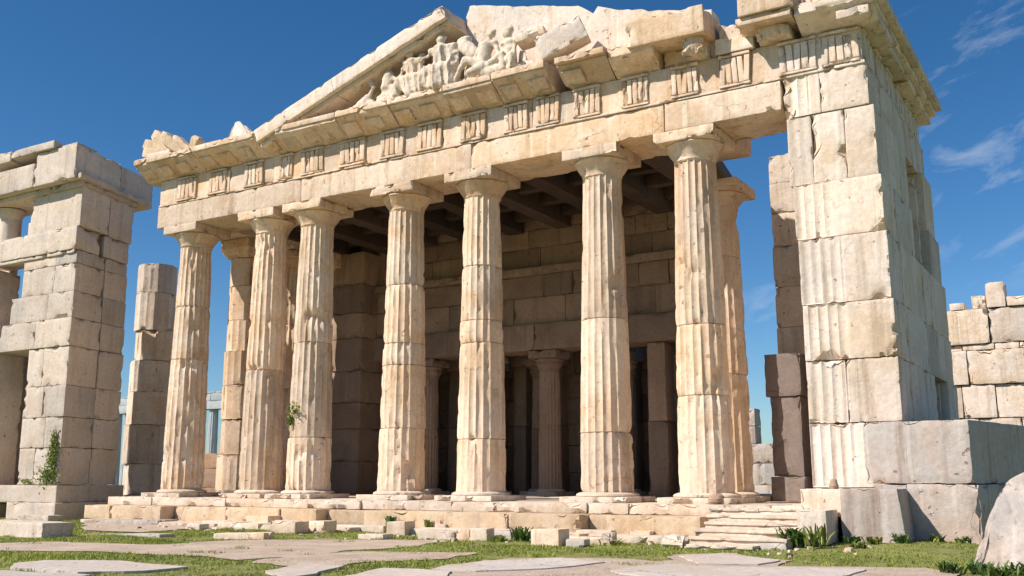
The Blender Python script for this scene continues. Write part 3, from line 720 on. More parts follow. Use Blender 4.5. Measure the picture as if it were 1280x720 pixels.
for k in range(6):
    z1 = 1.17 - .14 * (k + 1) + .12; yf = 23.5 - .52 * k
    L = -8.75 + .13 * k + (0 if k < 3 else -.22); Rr = -6.12 + .05 * k - (0 if k < 3 else .18 * (k - 2))
    if k == 5: Rr = -6.85
    mb = MB(); xs = splits(L, Rr, 1.5, .3)
    for a, b in zip(xs[:-1], xs[1:]): block(mb, (a + .003, yf - .01 + rnd.uniform(-.012, .012), z1 - .075), (b - .003, yf + .75, z1 - .01), r=.012, s=(.1, .2, .07), chip=.05, amp=.005)
    block(mb, (L + .02, yf + .02, .2), (Rr - .02, 24.3, z1 - .078), r=.012, s=(.12, .3, .08), chip=.05, amp=.005, tone=.1)
    if stair is None: stair = mb.build('staircase', M_step, T)
    else: mb.build('step', M_step, stair)

# ---- interior: ceiling, anta, cella
mb = MB()
def cwarp(P, h):   # the broken right edge runs back at a slant
    P = P.copy(); P[:, 0] -= np.where(P[:, 0] > 0, 1.3 * (P[:, 1] + h[1]) / (2 * h[1]), 0); return P
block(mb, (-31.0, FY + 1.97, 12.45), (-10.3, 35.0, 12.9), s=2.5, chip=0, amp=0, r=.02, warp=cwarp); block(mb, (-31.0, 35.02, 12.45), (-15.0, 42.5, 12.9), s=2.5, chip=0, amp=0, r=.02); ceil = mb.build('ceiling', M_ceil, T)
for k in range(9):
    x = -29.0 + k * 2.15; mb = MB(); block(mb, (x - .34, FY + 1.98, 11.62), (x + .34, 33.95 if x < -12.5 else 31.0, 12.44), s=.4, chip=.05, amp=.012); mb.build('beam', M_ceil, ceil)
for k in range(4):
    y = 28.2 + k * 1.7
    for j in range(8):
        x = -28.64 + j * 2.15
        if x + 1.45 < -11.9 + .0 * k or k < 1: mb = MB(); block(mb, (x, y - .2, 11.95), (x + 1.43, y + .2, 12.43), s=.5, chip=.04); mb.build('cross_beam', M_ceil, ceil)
mb = MB()   # cella front wall: upper part over a long lintel
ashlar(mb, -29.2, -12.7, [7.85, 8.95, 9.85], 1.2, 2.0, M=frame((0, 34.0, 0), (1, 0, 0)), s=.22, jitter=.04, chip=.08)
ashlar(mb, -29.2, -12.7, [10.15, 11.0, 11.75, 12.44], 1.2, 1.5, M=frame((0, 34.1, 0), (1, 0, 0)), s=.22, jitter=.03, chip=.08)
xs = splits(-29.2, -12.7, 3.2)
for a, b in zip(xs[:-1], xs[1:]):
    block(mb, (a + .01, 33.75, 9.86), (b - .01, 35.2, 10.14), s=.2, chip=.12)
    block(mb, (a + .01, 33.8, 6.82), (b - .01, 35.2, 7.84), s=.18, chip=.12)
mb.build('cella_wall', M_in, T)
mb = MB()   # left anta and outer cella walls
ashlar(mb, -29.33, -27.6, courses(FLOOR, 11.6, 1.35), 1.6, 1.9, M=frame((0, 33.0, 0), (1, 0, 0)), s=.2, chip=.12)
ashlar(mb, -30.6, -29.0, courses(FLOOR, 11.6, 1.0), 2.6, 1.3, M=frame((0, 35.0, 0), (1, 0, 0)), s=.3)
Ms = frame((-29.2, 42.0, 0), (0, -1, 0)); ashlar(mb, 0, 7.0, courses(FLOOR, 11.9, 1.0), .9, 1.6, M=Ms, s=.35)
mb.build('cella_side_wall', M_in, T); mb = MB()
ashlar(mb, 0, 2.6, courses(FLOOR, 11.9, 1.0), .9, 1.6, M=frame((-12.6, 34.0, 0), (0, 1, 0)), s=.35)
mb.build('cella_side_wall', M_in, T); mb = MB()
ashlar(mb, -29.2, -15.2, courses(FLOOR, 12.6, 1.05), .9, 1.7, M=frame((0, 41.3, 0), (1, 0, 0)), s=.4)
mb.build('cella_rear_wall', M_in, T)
inn = [(-25.1, 34.5), (-22.1, 34.5), (-19.25, 34.5), (-14.5, 34.5), (-17.0, 36.6), (-20.9, 36.8), (-23.6, 37.0), (-27.0, 36.6), (-15.3, 37.2)]
for k, (x, y) in enumerate(inn):
    if k == 3:
        mb = MB(); block(mb, (x - .38, y - .45, FLOOR), (x + .38, y + .45, 3.9), s=.2, chip=.08); block(mb, (x - .35, y - .45, 3.92), (x + .35, y + .45, 6.8), s=.2, chip=.08); mb.build('inner_pillar', M_in, T); continue
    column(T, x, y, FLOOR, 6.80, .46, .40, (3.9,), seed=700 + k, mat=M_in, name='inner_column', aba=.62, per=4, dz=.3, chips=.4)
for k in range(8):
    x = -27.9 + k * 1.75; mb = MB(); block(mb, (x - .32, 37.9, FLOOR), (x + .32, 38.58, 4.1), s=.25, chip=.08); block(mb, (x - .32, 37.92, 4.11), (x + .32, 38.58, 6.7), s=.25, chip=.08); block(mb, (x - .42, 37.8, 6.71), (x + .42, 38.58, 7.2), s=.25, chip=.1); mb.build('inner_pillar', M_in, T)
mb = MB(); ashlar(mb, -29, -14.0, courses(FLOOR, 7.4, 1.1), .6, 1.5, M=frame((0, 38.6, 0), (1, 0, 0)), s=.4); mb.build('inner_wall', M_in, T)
# right flank: column, broken pillars behind
rc = column(T, -9.90, 28.35, FLOOR, 10.55, .72, .56, (4.8, 8.3), seed=801, per=5, dz=.16, mat=M_in if False else M_col)
rc['label'] = 'shaded column with a broken capital right behind the rightmost front column'
mb = MB(); ashlar(mb, -9.08, -7.3, [FLOOR, 2.3, 3.9, 5.2, 6.5, 7.8, 9.1, 10.2, 11.2, 12.15], 1.6, 2.2, M=frame((0, 31.0, 0), (1, 0, 0)), s=.14, chip=.16, amp=.018, jitter=.06)
mb.build('broken_pillar', M_pale, T)
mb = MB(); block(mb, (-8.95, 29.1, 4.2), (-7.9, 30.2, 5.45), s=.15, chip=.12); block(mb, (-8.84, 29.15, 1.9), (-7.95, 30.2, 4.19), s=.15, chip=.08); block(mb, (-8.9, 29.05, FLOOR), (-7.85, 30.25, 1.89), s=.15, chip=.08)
mb.build('broken_pillar', M_shade, T)

# ================================================================== LEFT RUIN
LC = Vector((-34.10, 23.58)); du = Vector((-math.sin(R(15.5)), math.cos(R(15.5))))
LB = empty('ruined_gate_building', (LC.x - 1, LC.y + 1, GZ), 'tall ruined stone building at the left edge, topped by a heavy overhanging slab', 'building')
def skew_block(mb, u0, u1, v0, v1, z0, z1, **k):
    """u: along the front, to the left of the corner; v: along the side wall"""
    M_ = np.eye(4); M_[:3, 0] = (1, 0, 0); M_[:3, 1] = (du.x, du.y, 0); M_[:3, 2] = (0, 0, 1); M_[:3, 3] = (LC.x, LC.y, 0)
    k.setdefault('s', .14); k.setdefault('chip', .13); k.setdefault('amp', .015)
    block(mb, (-u1, v0, z0), (-u0, v1, z1), M=M_, **k)
mb = MB()
LZ = [1.62, 3.0, 4.15, 5.35, 6.85, 7.95, 9.0, 10.1, 10.62]
for k in range(len(LZ) - 1):
    z0, z1 = LZ[k] + .006, LZ[k + 1] - .006
    ue = 2.55 if z1 < 6.9 else (4.0 if z1 < 9.1 else 3.4)
    if k == 4: ue = 7.0
    cut = rnd.uniform(1.0, 1.6); j = rnd.uniform(-.03, .03)
    us = [0 + j, cut, ue] if ue < 6 else [0 + j, 2.2, 4.6, ue]
    for a, b in zip(us[:-1], us[1:]): skew_block(mb, a, b - .01, j, 1.7, z0, z1)
    vs_ = splits(1.71, 3.42 - .035 * z0, 1.2)
    vc = rnd.uniform(.0, .0)
    for a, b in zip(vs_[:-1], vs_[1:]): skew_block(mb, .0 + rnd.uniform(-.03, .03), 2.4, a + .01, b, z0, z1)
mb.build('wall', M_left, LB)
mb = MB(); skew_block(mb, .02, 6.2, -.10, 1.29, 10.64, 11.55, chip=.2); skew_block(mb, .0, 2.4, 1.52, 3.1, 10.64, 11.5); skew_block(mb, .12, 6.5, -.05, .3, 10.5, 10.63, r=.02); mb.build('string_course', M_left, LB)
mb = MB(); skew_block(mb, -.02, 3.2, .0, 1.7, 11.57, 13.2, chip=.16); skew_block(mb, -.03, 2.3, 1.72, 3.2, 11.52, 13.2); mb.build('upper_wall', M_left, LB)
mb = MB(); skew_block(mb, -.12, 2.8, -.18, 3.4, 13.14, 13.34, chip=.1, r=.02)
skew_block(mb, -.3, 2.8, -.4, 3.9, 13.345, 13.55, chip=.08, r=.02)
skew_block(mb, 2.81, 6.2, -.18, 1.7, 13.14, 13.34, chip=.1, r=.02)
skew_block(mb, 2.81, 6.2, -.4, 1.7, 13.345, 13.55, chip=.08, r=.02)
skew_block(mb, -.05, 2.6, -.55, 2.2, 13.36, 14.72, chip=.12, s=.13); skew_block(mb, 2.61, 6.2, -.55, 1.7, 13.36, 14.35, chip=.12, s=.13); skew_block(mb, -.06, 2.6, 2.205, 4.35, 13.36, 14.62, chip=.12, s=.13)
mb.build('entablature', M_left, LB)
mb = MB(); skew_block(mb, 1.25, 4.2, -.7, 1.3, 14.75, 15.05, chip=.15); skew_block(mb, 4.22, 6.1, -.62, 1.3, 14.7, 15.15, chip=.15); skew_block(mb, .1, 1.2, -.4, .8, 14.73, 14.86, chip=.2)
mb.build('top_slab', M_left, LB)
mb = MB(); skew_block(mb, 2.6, 6.35, 2.4, 2.8, 1.6, 13.1, s=.6); skew_block(mb, 6.0, 7.3, 1.32, 1.75, 1.6, 13.3, s=.4); mb.build('inner_wall', M_left, LB)
mb = MB(); skew_block(mb, 4.55, 7.5, -.02, 1.5, 1.62, 6.85); skew_block(mb, 5.3, 7.5, -.0, 1.4, 7.96, 10.4); mb.build('door_jamb', M_left, LB)
mb = MB()
lathe(mb, LC.x - 5.75, LC.y + .7, [(.38, 11.5), (.36, 12.3), (.38, 12.7), (.55, 12.95), (.58, 13.1)], seed=4, rough=.01, chip=.05); mb.build('small_column', M_left, LB)
mb = MB(); skew_block(mb, -.12, 7.5, -.14, 3.75, .98, 1.60, s=.13, chip=.14); mb.build('plinth', M_left, LB)
mb = MB(); skew_block(mb, -.35, 2.6, -.35, 4.0, .28, .97, s=.13, chip=.14); skew_block(mb, 3.6, 7.5, -.2, 1.4, .28, .9, s=.15); mb.build('foundation', M_left, LB)

# ================================================================== FREE-STANDING RUINS
mb = MB(); stacked(mb, -38.45, 31.0, 1.15, 11.75, .95, .80, 7, 21, skew=.08, rot=.44); block(mb, (-39.9, 29.8, .3), (-37.2, 32.3, 1.14), chip=.14)
tag(mb.build('broken_column', M_pale), 'tall broken column of stacked square-edged drums standing alone between left building and temple', 'column')
mb = MB(); stacked(mb, -38.9, 36.6, .5, 3.3, .75, .6, 2, 23)
tag(mb.build('column_stump', M_grey), 'short grey column stump seen between the first two front columns', 'column stump')
mb = MB(); ashlar(mb, -45.5, -39.2, [.3, 1.4, 2.4, 3.2], .8, 1.6, M=frame((0, 38.0, 0), (1, 0, 0)), s=.3)
tag(mb.build('low_wall', M_tile), 'low reddish stone wall behind the lone broken column', 'wall')
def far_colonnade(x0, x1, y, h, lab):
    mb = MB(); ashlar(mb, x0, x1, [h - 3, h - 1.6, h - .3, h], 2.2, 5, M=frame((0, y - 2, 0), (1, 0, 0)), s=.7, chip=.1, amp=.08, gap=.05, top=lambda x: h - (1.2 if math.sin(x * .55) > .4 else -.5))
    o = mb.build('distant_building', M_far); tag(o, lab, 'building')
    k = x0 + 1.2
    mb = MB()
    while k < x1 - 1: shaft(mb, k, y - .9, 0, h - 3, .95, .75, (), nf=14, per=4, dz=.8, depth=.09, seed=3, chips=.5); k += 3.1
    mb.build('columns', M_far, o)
far_colonnade(-176, -106, 120, 16.5, 'far row of columns tinted with haze blue, seen through the gaps beside the lone broken column')

# right: far wall of big blocks
mb = MB()
prof = lambda x: 8.95 + (.0 if x < -4.9 else .25) + (.55 if -4.4 < x < -3.6 else 0)
ashlar(mb, -9.0, 4.0, [.3, 1.5, 2.8, 4.25, 5.6, 7.0, 7.25, 8.7], 1.2, 1.6, M=frame((0, 44.5, 0), (1, 0, 0)), s=.16, chip=.2, amp=.02, jitter=.10, gap=.03)
block(mb, (-5.75, 44.5, 8.72), (-5.2, 45.6, 9.0), chip=.2); block(mb, (-4.35, 44.5, 8.72), (-3.65, 45.6, 9.75), chip=.25, s=.14); block(mb, (-3.6, 44.45, 8.72), (-2.7, 45.6, 9.1), chip=.2); block(mb, (-4.9, 44.5, 8.72), (-4.4, 45.6, 9.25), chip=.35, s=.1); block(mb, (-2.6, 44.5, 8.72), (0, 45.6, 9.2), chip=.25)
tag(mb.build('block_wall', M_pale), 'ragged wall of big pale blocks behind the right end of the temple', 'wall')
mb = MB(); ashlar(mb, -27, -17.0, [.3, 1.5, 2.8, 4.0], 1.4, 1.9, M=frame((0, 61, 0), (1, 0, 0)), s=.3, chip=.2, jitter=.1, gap=.03)
ashlar(mb, -27, -19.6, [4.0, 5.1, 6.2], 1.2, 1.7, M=frame((0, 61.3, 0), (1, 0, 0)), s=.3, chip=.25, jitter=.1, gap=.03)
tag(mb.build('ruined_wall', M_grey), 'stepped low wall far off, seen in the gap between last column and corner pier', 'wall')

# big grey foundation blocks at the right
e1 = Vector((math.sin(R(13.4)), math.cos(R(13.4)), 0))
def sblock(name, p, w, L, z0, z1, mat, lab, cat, group=None, **k):
    """front w along x at p (left front corner), sides run along e1"""
    M_ = np.eye(4); M_[:3, 1] = e1; M_[:3, 3] = (p[0], p[1], 0)
    k.setdefault('s', .14); k.setdefault('chip', .10); mb = MB(); block(mb, (0, 0, z0), (w, L, z1), M=M_, **k)
    return tag(mb.build(name, mat), lab, cat, group)
G_ = 'big foundation blocks at the right'
sblock('foundation_block', (-5.16, 24.0), 2.24, 3.9, 1.72, 3.10, M_grey, 'largest grey block, on top of two others against the corner pier', 'stone block', G_, tone=.2)
sblock('foundation_block', (-2.05 + .0, 27.95), -.0001 + .9, 4.2, 1.70, 3.02, M_grey, 'grey block cut by the right edge, behind the largest block', 'stone block', G_) if False else None
sblock('foundation_block', (-5.02, 24.02), .72, 3.9, .25, 1.70, M_grey, 'narrow lower block under the left end of the largest block', 'stone block', G_, tone=-.2)
sblock('foundation_block', (-4.28, 23.98), 1.45, 3.9, .25, 1.705, M_grey, 'tan lower block under the right end of the largest block', 'stone block', G_, tone=.8)
M_ = Matrix.Translation((-2.05, 27.93, 0)) @ Matrix.Rotation(R(-13.4), 4, 'Z')
for z0, z1, lab in ((1.71, 3.06, 'upper shaded block cut by the right edge, behind the largest block'), (.25, 1.70, 'lower shaded block cut by the right edge, behind the tilted boulder')):
    mb = MB(); block(mb, (-2.0, 0, z0), (0, 5.0, z1), M=M_, s=.14, chip=.2); tag(mb.build('foundation_block', M_grey), lab, 'stone block', G_)
mb = MB(); block(mb, (-5.50, 22.9, .25), (-4.22, 23.95, 1.61), s=.13, chip=.12, tone=-.4, warp=lambda P, h: P + np.stack([.07 * np.clip(-P[:, 2] / h[2], -1, 1) * (P[:, 0] > 0), 0 * P[:, 0], 0 * P[:, 0]], 1))
tag(mb.build('foundation_block', M_grey), 'grey block standing in front of the corner pier, left of the tan block', 'stone block', G_)
mb = MB(); block(mb, (-6.45, 23.15, 1.0), (-5.42, 23.95, 1.60), s=.12, chip=.10)
tag(mb.build('foundation_block', M_pale), 'cream block at the foot of the corner pier, beside the top of the steps', 'stone block', G_)
mb = MB(); block(mb, (-6.25, 22.1, .45), (-5.62, 23.1, 1.16), s=.12, chip=.09)
tag(mb.build('foundation_block', M_pale), 'small squarish cream block at the right end of the steps', 'stone block', G_)
# tilted slab-like boulder
def boulder(mb, pts, seed, amp=.05, sub=4):
    bm = bmesh.new(); vs = [bm.verts.new(p) for p in pts]; bmesh.ops.convex_hull(bm, input=vs)
    bmesh.ops.delete(bm, geom=[v for v in bm.verts if not v.link_faces], context='VERTS')
    bmesh.ops.bevel(bm, geom=bm.edges[:], offset=.05, segments=2, affect='EDGES')
    bmesh.ops.triangulate(bm, faces=bm.faces[:])
    for _ in range(sub):
        es = [e for e in bm.edges if e.calc_length() > .14]
        if not es: break
        bmesh.ops.subdivide_edges(bm, edges=es, cuts=1); bmesh.ops.triangulate(bm, faces=bm.faces[:])
    bm.normal_update(); bm.verts.index_update()
    v = np.array([a.co[:] for a in bm.verts]); n = np.array([a.normal[:] for a in bm.verts]); t = np.array([[a.index for a in f.verts] for f in bm.faces]); bm.free()
    v = v + n * (amp * fbm(v * 1.8, seed, 4) - .6 * amp * np.clip(fbm(v * 4, seed + 4, 3) - .1, 0, 1))[:, None]
    mb.add(v, tris=t)
mb = MB()
by = 18.6
B_ = lambda px, py, Y: tuple(onY(px, py, Y))
boulder(mb, [B_(1216, 714, by), B_(1238, 652, by + .15), B_(1252, 606, by + .3), B_(1285, 588, by + .4), B_(1340, 575, by + .5), B_(1420, 640, by + .2), B_(1430, 735, by - .2), B_(1300, 725, by - .2),
             tuple(Vector(B_(1236, 700, by)) + Vector((.1, 1.3, 0))), tuple(Vector(B_(1262, 610, by)) + Vector((.1, 1.1, 0))), tuple(Vector(B_(1330, 590, by)) + Vector((.2, 1.2, 0))), tuple(Vector(B_(1420, 700, by)) + Vector((.2, 1.5, -.1)))], 51, amp=.10)
tag(mb.build('tilted_boulder', M_grey), 'tilted grey boulder with a slanting edge in the lower right corner', 'boulder')

# ================================================================== LOOSE STONES along the foot of the temple
def stone_px(name, x0, x1, yb, h, dep, mat, lab, cat, grp, rot=0., z=None, chip=.14, r=.03, tone=None):
    """a stone whose foot shows between x0..x1 at height yb in the photograph"""
    z = GZ if z is None else z
    a = onZ(x0, yb, z); b = onZ(x1, yb, z); c = (a + b) / 2; w = (b - a).length
    wx = w / max(.3, math.cos(R(31.3) + rot * .6)) * .86 if rot == 0 else w
    wx = abs(onY(x1, yb, c.y).x - onY(x0, yb, c.y).x) * .93
    M_ = Matrix.Translation((c.x, c.y + dep / 2, z)) @ Matrix.Rotation(rot, 4, 'Z') @ Matrix.Rotation(rnd.uniform(-.03, .03), 4, 'Y')
    mb = MB(); block(mb, (-wx / 2, -dep / 2, -.06), (wx / 2, dep / 2, h), M=M_, s=.09, chip=chip, r=r, amp=.014, tone=tone)
    return tag(mb.build(name, mat), lab, cat, grp)
G1 = 'fallen slabs and blocks at the foot of the temple'
ST = [
 (-45, 62, 671, .38, .9, M_left, 'large fallen block with a rounded shaded end, in front of the left building', 'stone_block'),
 (104, 196, 656, .16, .8, M_grey, 'long low shaded slab at the foot of the left building', 'stone_slab'),
 (160, 248, 648, .15, .8, M_left, 'thin slab between the left building and the temple corner', 'stone_slab'),
 (122, 200, 671, .07, .5, M_slab, 'thinnest flat slab lying on the sandy patch at left', 'stone_slab'),
 (250, 300, 660, .20, .7, M_step, 'pale slab with an undercut edge, below the first column', 'stone_slab'),
 (305, 338, 660, .36, .5, M_marble, 'tan block under a thin slab, below the second column', 'stone_block'),
 (336, 368, 667, .34, .6, M_step, 'whitish block with a chipped corner, below the gap of second and third column', 'stone_block'),
 (374, 408, 666, .32, .5, M_marble, 'brownish block with a sloping top, below the third column', 'stone_block'),
 (398, 480, 664, .16, .6, M_step, 'long white slab, leftmost of those left of the green sprig', 'stone_slab'),
 (482, 506, 668, .34, .5, M_marble, 'small tan cube at the end of the long white slabs', 'stone_block'),
 (446, 480, 673, .10, .4, M_step, 'short white slab lying in the grass before the tan cube', 'stone_slab'),
 (510, 542, 665, .16, .5, M_step, 'short flat slab just right of the tan cube', 'stone_slab'),
 (520, 568, 675, .22, .5, M_step, 'low white slab below the fifth column', 'stone_slab'),
 (568, 586, 676, .26, .4, M_marble, 'narrow brown block touching the low white slab', 'stone_block'),
 (587, 608, 677, .30, .4, M_step, 'white cube in the grass left of the dark leafy plant', 'stone_block'),
 (612, 640, 676, .22, .4, M_slab, 'crumbling pinkish stone right of the white cube', 'stone_block'),
 (662, 699, 684, .38, .55, M_marble, 'big tan block with a bright top, right of the dark leafy plant', 'stone_block'),
 (706, 730, 685, .18, .35, M_slab, 'small rounded stone right of the big tan block', 'rubble_stone'),
 (733, 762, 682, .12, .4, M_step, 'small flat white stone in the grass below the sixth column', 'rubble_stone'),
 (718, 764, 674, .22, .4, M_step, 'pale stone leaning on the lowest ledge below the sixth column', 'rubble_stone'),
 (786, 812, 676, .24, .4, M_marble, 'brown stone at the ledge between sixth column and steps', 'rubble_stone'),
 (826, 856, 684, .26, .4, M_step, 'white-topped stone just left of the staircase', 'stone_block'),
 (852, 872, 676, .34, .4, M_marble, 'tan stone wedged against the left side of the staircase', 'stone_block'),
 (948, 985, 688, .16, .4, M_slab, 'pinkish broken slab at the right foot of the staircase', 'stone_slab'),
 (990, 1020, 684, .22, .5, M_slab, 'reddish stone under the leaves at the right foot of the staircase', 'stone_block'),
 (600, 668, 661, .14, .7, M_step, 'long pale ledge slab behind the dark leafy plant', 'stone_slab'),
 (690, 782, 665, .12, .7, M_step, 'longest pale ledge slab, below the sixth column', 'stone_slab'),
 (20, 60, 652, .22, .6, M_left, 'small block lying by the doorway of the left building', 'stone_block'),
]
for k, (a, b, y, h, d, m, lab, nm) in enumerate(ST):
    stone_px(nm, a, b, y, h, d, m, lab, {'stone_slab': 'slab', 'stone_block': 'stone block', 'rubble_stone': 'stone'}[nm], G1, rot=rnd.uniform(-.12, .12), chip=.2 if nm == 'rubble_stone' else .14, r=.06 if nm == 'rubble_stone' else .03)
rr_ = random.Random(77)
for k in range(34):
    px = rr_.uniform(225, 868); row = rr_.choice([0, 1, 1, 2]); yb = (657, 665, 675)[row] + rr_.uniform(-2, 3) + (px - 540) * .012; w = rr_.choice([rr_.uniform(10, 22), rr_.uniform(30, 62)])
    hh = rr_.uniform(.08, .16) if w > 28 else rr_.uniform(.12, .26)
    o = stone_px('rubble_stone', px - w / 2, px + w / 2, yb, hh, rr_.uniform(.3, .55), rr_.choice([M_step, M_pale, M_marble]), 'broken stone lying among the rubble at the foot of the temple', 'stone', 'small rubble stones along the temple steps', rot=rr_.uniform(-.3, .3), chip=.18)
LG = [(232, 300, 653), (300, 352, 651), (412, 470, 650), (486, 556, 651), (560, 596, 654), (792, 868, 663), (742, 812, 670), (596, 650, 668), (356, 412, 659)]
LN = ['below the first and second column', 'below the second column, against the steps', 'below the gap of third and fourth column', 'below the fourth column', 'beside the sprig between fourth and fifth column', 'touching the upper left of the staircase', 'left of the staircase, lower of two', 'left of the dark leafy plant', 'below the third column']
for (a, b, y), l in zip(LG, LN):
    stone_px('stone_slab', a, b, y, .13, .55, M_step, 'thin pale slab lying flat ' + l, 'slab', G1, rot=rr_.uniform(-.08, .08), chip=.18)
# tiny pebbles nobody could count
mb = MB()
for k in range(110):
    x = rnd.uniform(-28, -4.5); y = rnd.choice([rnd.uniform(19.8, 22.3), rnd.uniform(21.2, 22.4)]); w = rnd.uniform(.025, .07)
    z = float(ground_h(np.array([x]), np.array([y]))[0]); M_ = Matrix.Translation((x, y, z)) @ Matrix.Rotation(rnd.uniform(0, 3), 4, 'Z')
    block(mb, (-w, -w * .7, -.03), (w, w * .7, w * rnd.uniform(.5, 1.1)), M=M_, s=.06, r=.03, chip=.1)
tag(mb.build('gravel', M_step, origin=(0, 0, 0)), kind='stuff', label='small stone chips scattered in the grass before the temple')
# dark round stone on the floor by the last column
mb = MB(); c = onZ(928, 626, FLOOR)
lathe(mb, -9.0, 24.75, [(0, 1.19), (.14, 1.2), (.20, 1.26), (.21, 1.33), (.17, 1.41), (.10, 1.46), (0, 1.47)], n=24, seed=8, rough=.05, chip=.1)
tag(mb.build('round_stone', M_in), 'dark round stone lying on the floor at the foot of the last column', 'stone')
mb = MB(); lathe(mb, -5.72, 23.35, [(0, 1.6), (.09, 1.6), (.11, 1.67), (.08, 1.74), (.07, 1.80), (.04, 1.83), (0, 1.84)], n=20, seed=9, rough=.05, chip=.08)
tag(mb.build('dark_stone', M_in), 'small dark upright stone standing on the cream block by the corner pier', 'stone')

# ================================================================== FAN-SHAPED ORNAMENT and small stones on the cornice
AC = empty('corner_ornament', (-30.6, 24.5, 13.95), 'fan of broken stone fingers on the left end of the cornice', 'ornament')
for k, (ang, L, w, dx) in enumerate(((166, 1.15, .24, .0), (152, 1.45, .27, .12), (140, 1.62, .27, .50), (142, 1.35, .25, .95), (146, 1.05, .22, 1.35), (60, .50, .24, 1.55))):
    M_ = Matrix.Translation((-30.5 + dx, 24.45 + .05 * (k % 3), 13.98 + .06)) @ Matrix.Rotation(-R(ang), 4, 'Y')
    def warp(P, h): P = P.copy(); t = (P[:, 0] + h[0]) / (2 * h[0]); f = .75 + .5 * t - .75 * np.clip(t - .8, 0, 1) / .2 * .6; P[:, 2] *= f; P[:, 1] *= f; return P
    mb = MB(); block(mb, (-.15, -.16, -w * .8), (L, .18, w * .8), r=.09, s=.08, chip=.10, amp=.02, M=M_, warp=warp, seed=900 + k); mb.build('stone_finger', M_riser, AC)
mb = MB(); block(mb, (-31.2, 24.2, 13.93), (-29.9, 24.9, 14.12), s=.1, chip=.2); mb.build('base', M_pale, AC)
def peak(px0, px1, pyt, pyb, Y, lab, mat=M_pale, seed=1, name='cornice_fragment'):
    a, b, t = onY(px0, pyb, Y), onY(px1, pyb, Y), onY(px0 + (px1 - px0) * .25, pyt, Y)
    zb = 13.93; mb = MB()
    boulder(mb, [(a.x, Y - .2, zb), (b.x, Y - .2, zb), (a.x, Y + .3, zb), (b.x, Y + .3, zb), (t.x - .08, Y, t.z), (t.x + .12, Y + .1, t.z - .03), (b.x - .1, Y, zb + .12), (a.x + .02, Y - .1, zb + .3)], seed, amp=.03)
    return tag(mb.build(name, mat), lab, 'stone fragment')
peak(289, 318, 150, 172, 24.5, 'small pointed stone fragment on the cornice between fan ornament and gable', seed=61)

# ================================================================== PEDIMENT SCULPTURES
def capsules_to_mesh(caps, voxel=.028):
    bm = bmesh.new()
    for a, b, r0, r1 in caps:
        a, b = Vector(a), Vector(b); n = 6
        d = (b - a); L = d.length
        for i in range(n + 1):
            t = i / n; r = r0 + (r1 - r0) * t
            bmesh.ops.create_uvsphere(bm, u_segments=12, v_segments=8, radius=r, matrix=Matrix.Translation(a.lerp(b, t)))
            if L < .01: break
    me = bpy.data.meshes.new('tmp'); bm.to_mesh(me); bm.free(); o = bpy.data.objects.new('tmp', me); COL.objects.link(o)
    md = o.modifiers.new('r', 'REMESH'); md.mode = 'VOXEL'; md.voxel_size = voxel
    dg = bpy.context.evaluated_depsgraph_get(); dg.update(); ev = o.evaluated_get(dg); m2 = ev.to_mesh()
    v = np.zeros(len(m2.vertices) * 3); m2.vertices.foreach_get('co', v); v = v.reshape(-1, 3)
    nn = np.zeros(len(m2.vertices) * 3); m2.vertices.foreach_get('normal', nn); nn = nn.reshape(-1, 3)
    q = [list(p.vertices) for p in m2.polygons if len(p.vertices) == 4]; t = [list(p.vertices) for p in m2.polygons if len(p.vertices) == 3]
    ev.to_mesh_clear(); bpy.data.objects.remove(o); bpy.data.meshes.remove(me)
    return v, nn, q, t
def sculpture(name, loc, caps, lab, cat='statue', folds=.035, seed=0, rotz=0., sc=1., fold_below=9., extra=None, fold_dir=(6, 6, 1.3)):
    v, n, q, t = capsules_to_mesh(caps)
    f = np.abs(np.sin(3.2 * fbm(v * 1.5, seed, 2) + v[:, 0] * 15 + v[:, 2] * (3 + (seed * 5) % 7 - 3 * (v[:, 0] > 0)) + v[:, 1] * 8)) ** .6
    m = np.clip((fold_below - v[:, 2]) / .08, 0, 1)
    v = v - n * (f * folds * m)[:, None] + n * (.018 * fbm(v * 4, seed + 2, 3) - .05 * np.clip(fbm(v * 3, seed + 7, 3) - .30, 0, 1) + .02 * np.clip(fbm(v * 9, seed + 9, 2), 0, 1))[:, None]
    v = v * sc * np.array([1.22, 1.1, 1.12]); c, s_ = math.cos(rotz), math.sin(rotz); v = np.stack([v[:, 0] * c - v[:, 1] * s_, v[:, 0] * s_ + v[:, 1] * c, v[:, 2]], 1) + np.array(loc)
    mb = MB(); mb.add(v, quads=q, tris=t, tone=rnd.uniform(-.3, .6)); o = mb.build(name, M_statue, origin=tuple(loc), sharp=48)
    tag(o, lab, cat, 'marble figures in the pediment'); return o
ZC = 13.93
def sx(px, py=100, Y=24.5): return onY(px, py, Y).x
# 1 broken arm with a wedge of stone
sculpture('statue_fragment', (sx(456, 120), 24.5, ZC), [((-.42, 0, .62), (.12, 0, .98), .06, .08), ((.12, 0, .98), (.34, -.05, .62), .09, .06), ((.12, 0, 1.0), (.24, 0, 1.06), .10, .10), ((0, 0, .0), (.1, 0, .35), .30, .12), ((-.2, 0, .0), (.2, 0, .05), .22, .22), ((.30, -.02, .62), (.12, 0, .3), .05, .09)],
          'bent marble arm over a wedge of stone, leftmost fragment in the pediment', 'statue fragment', folds=.0, seed=3)
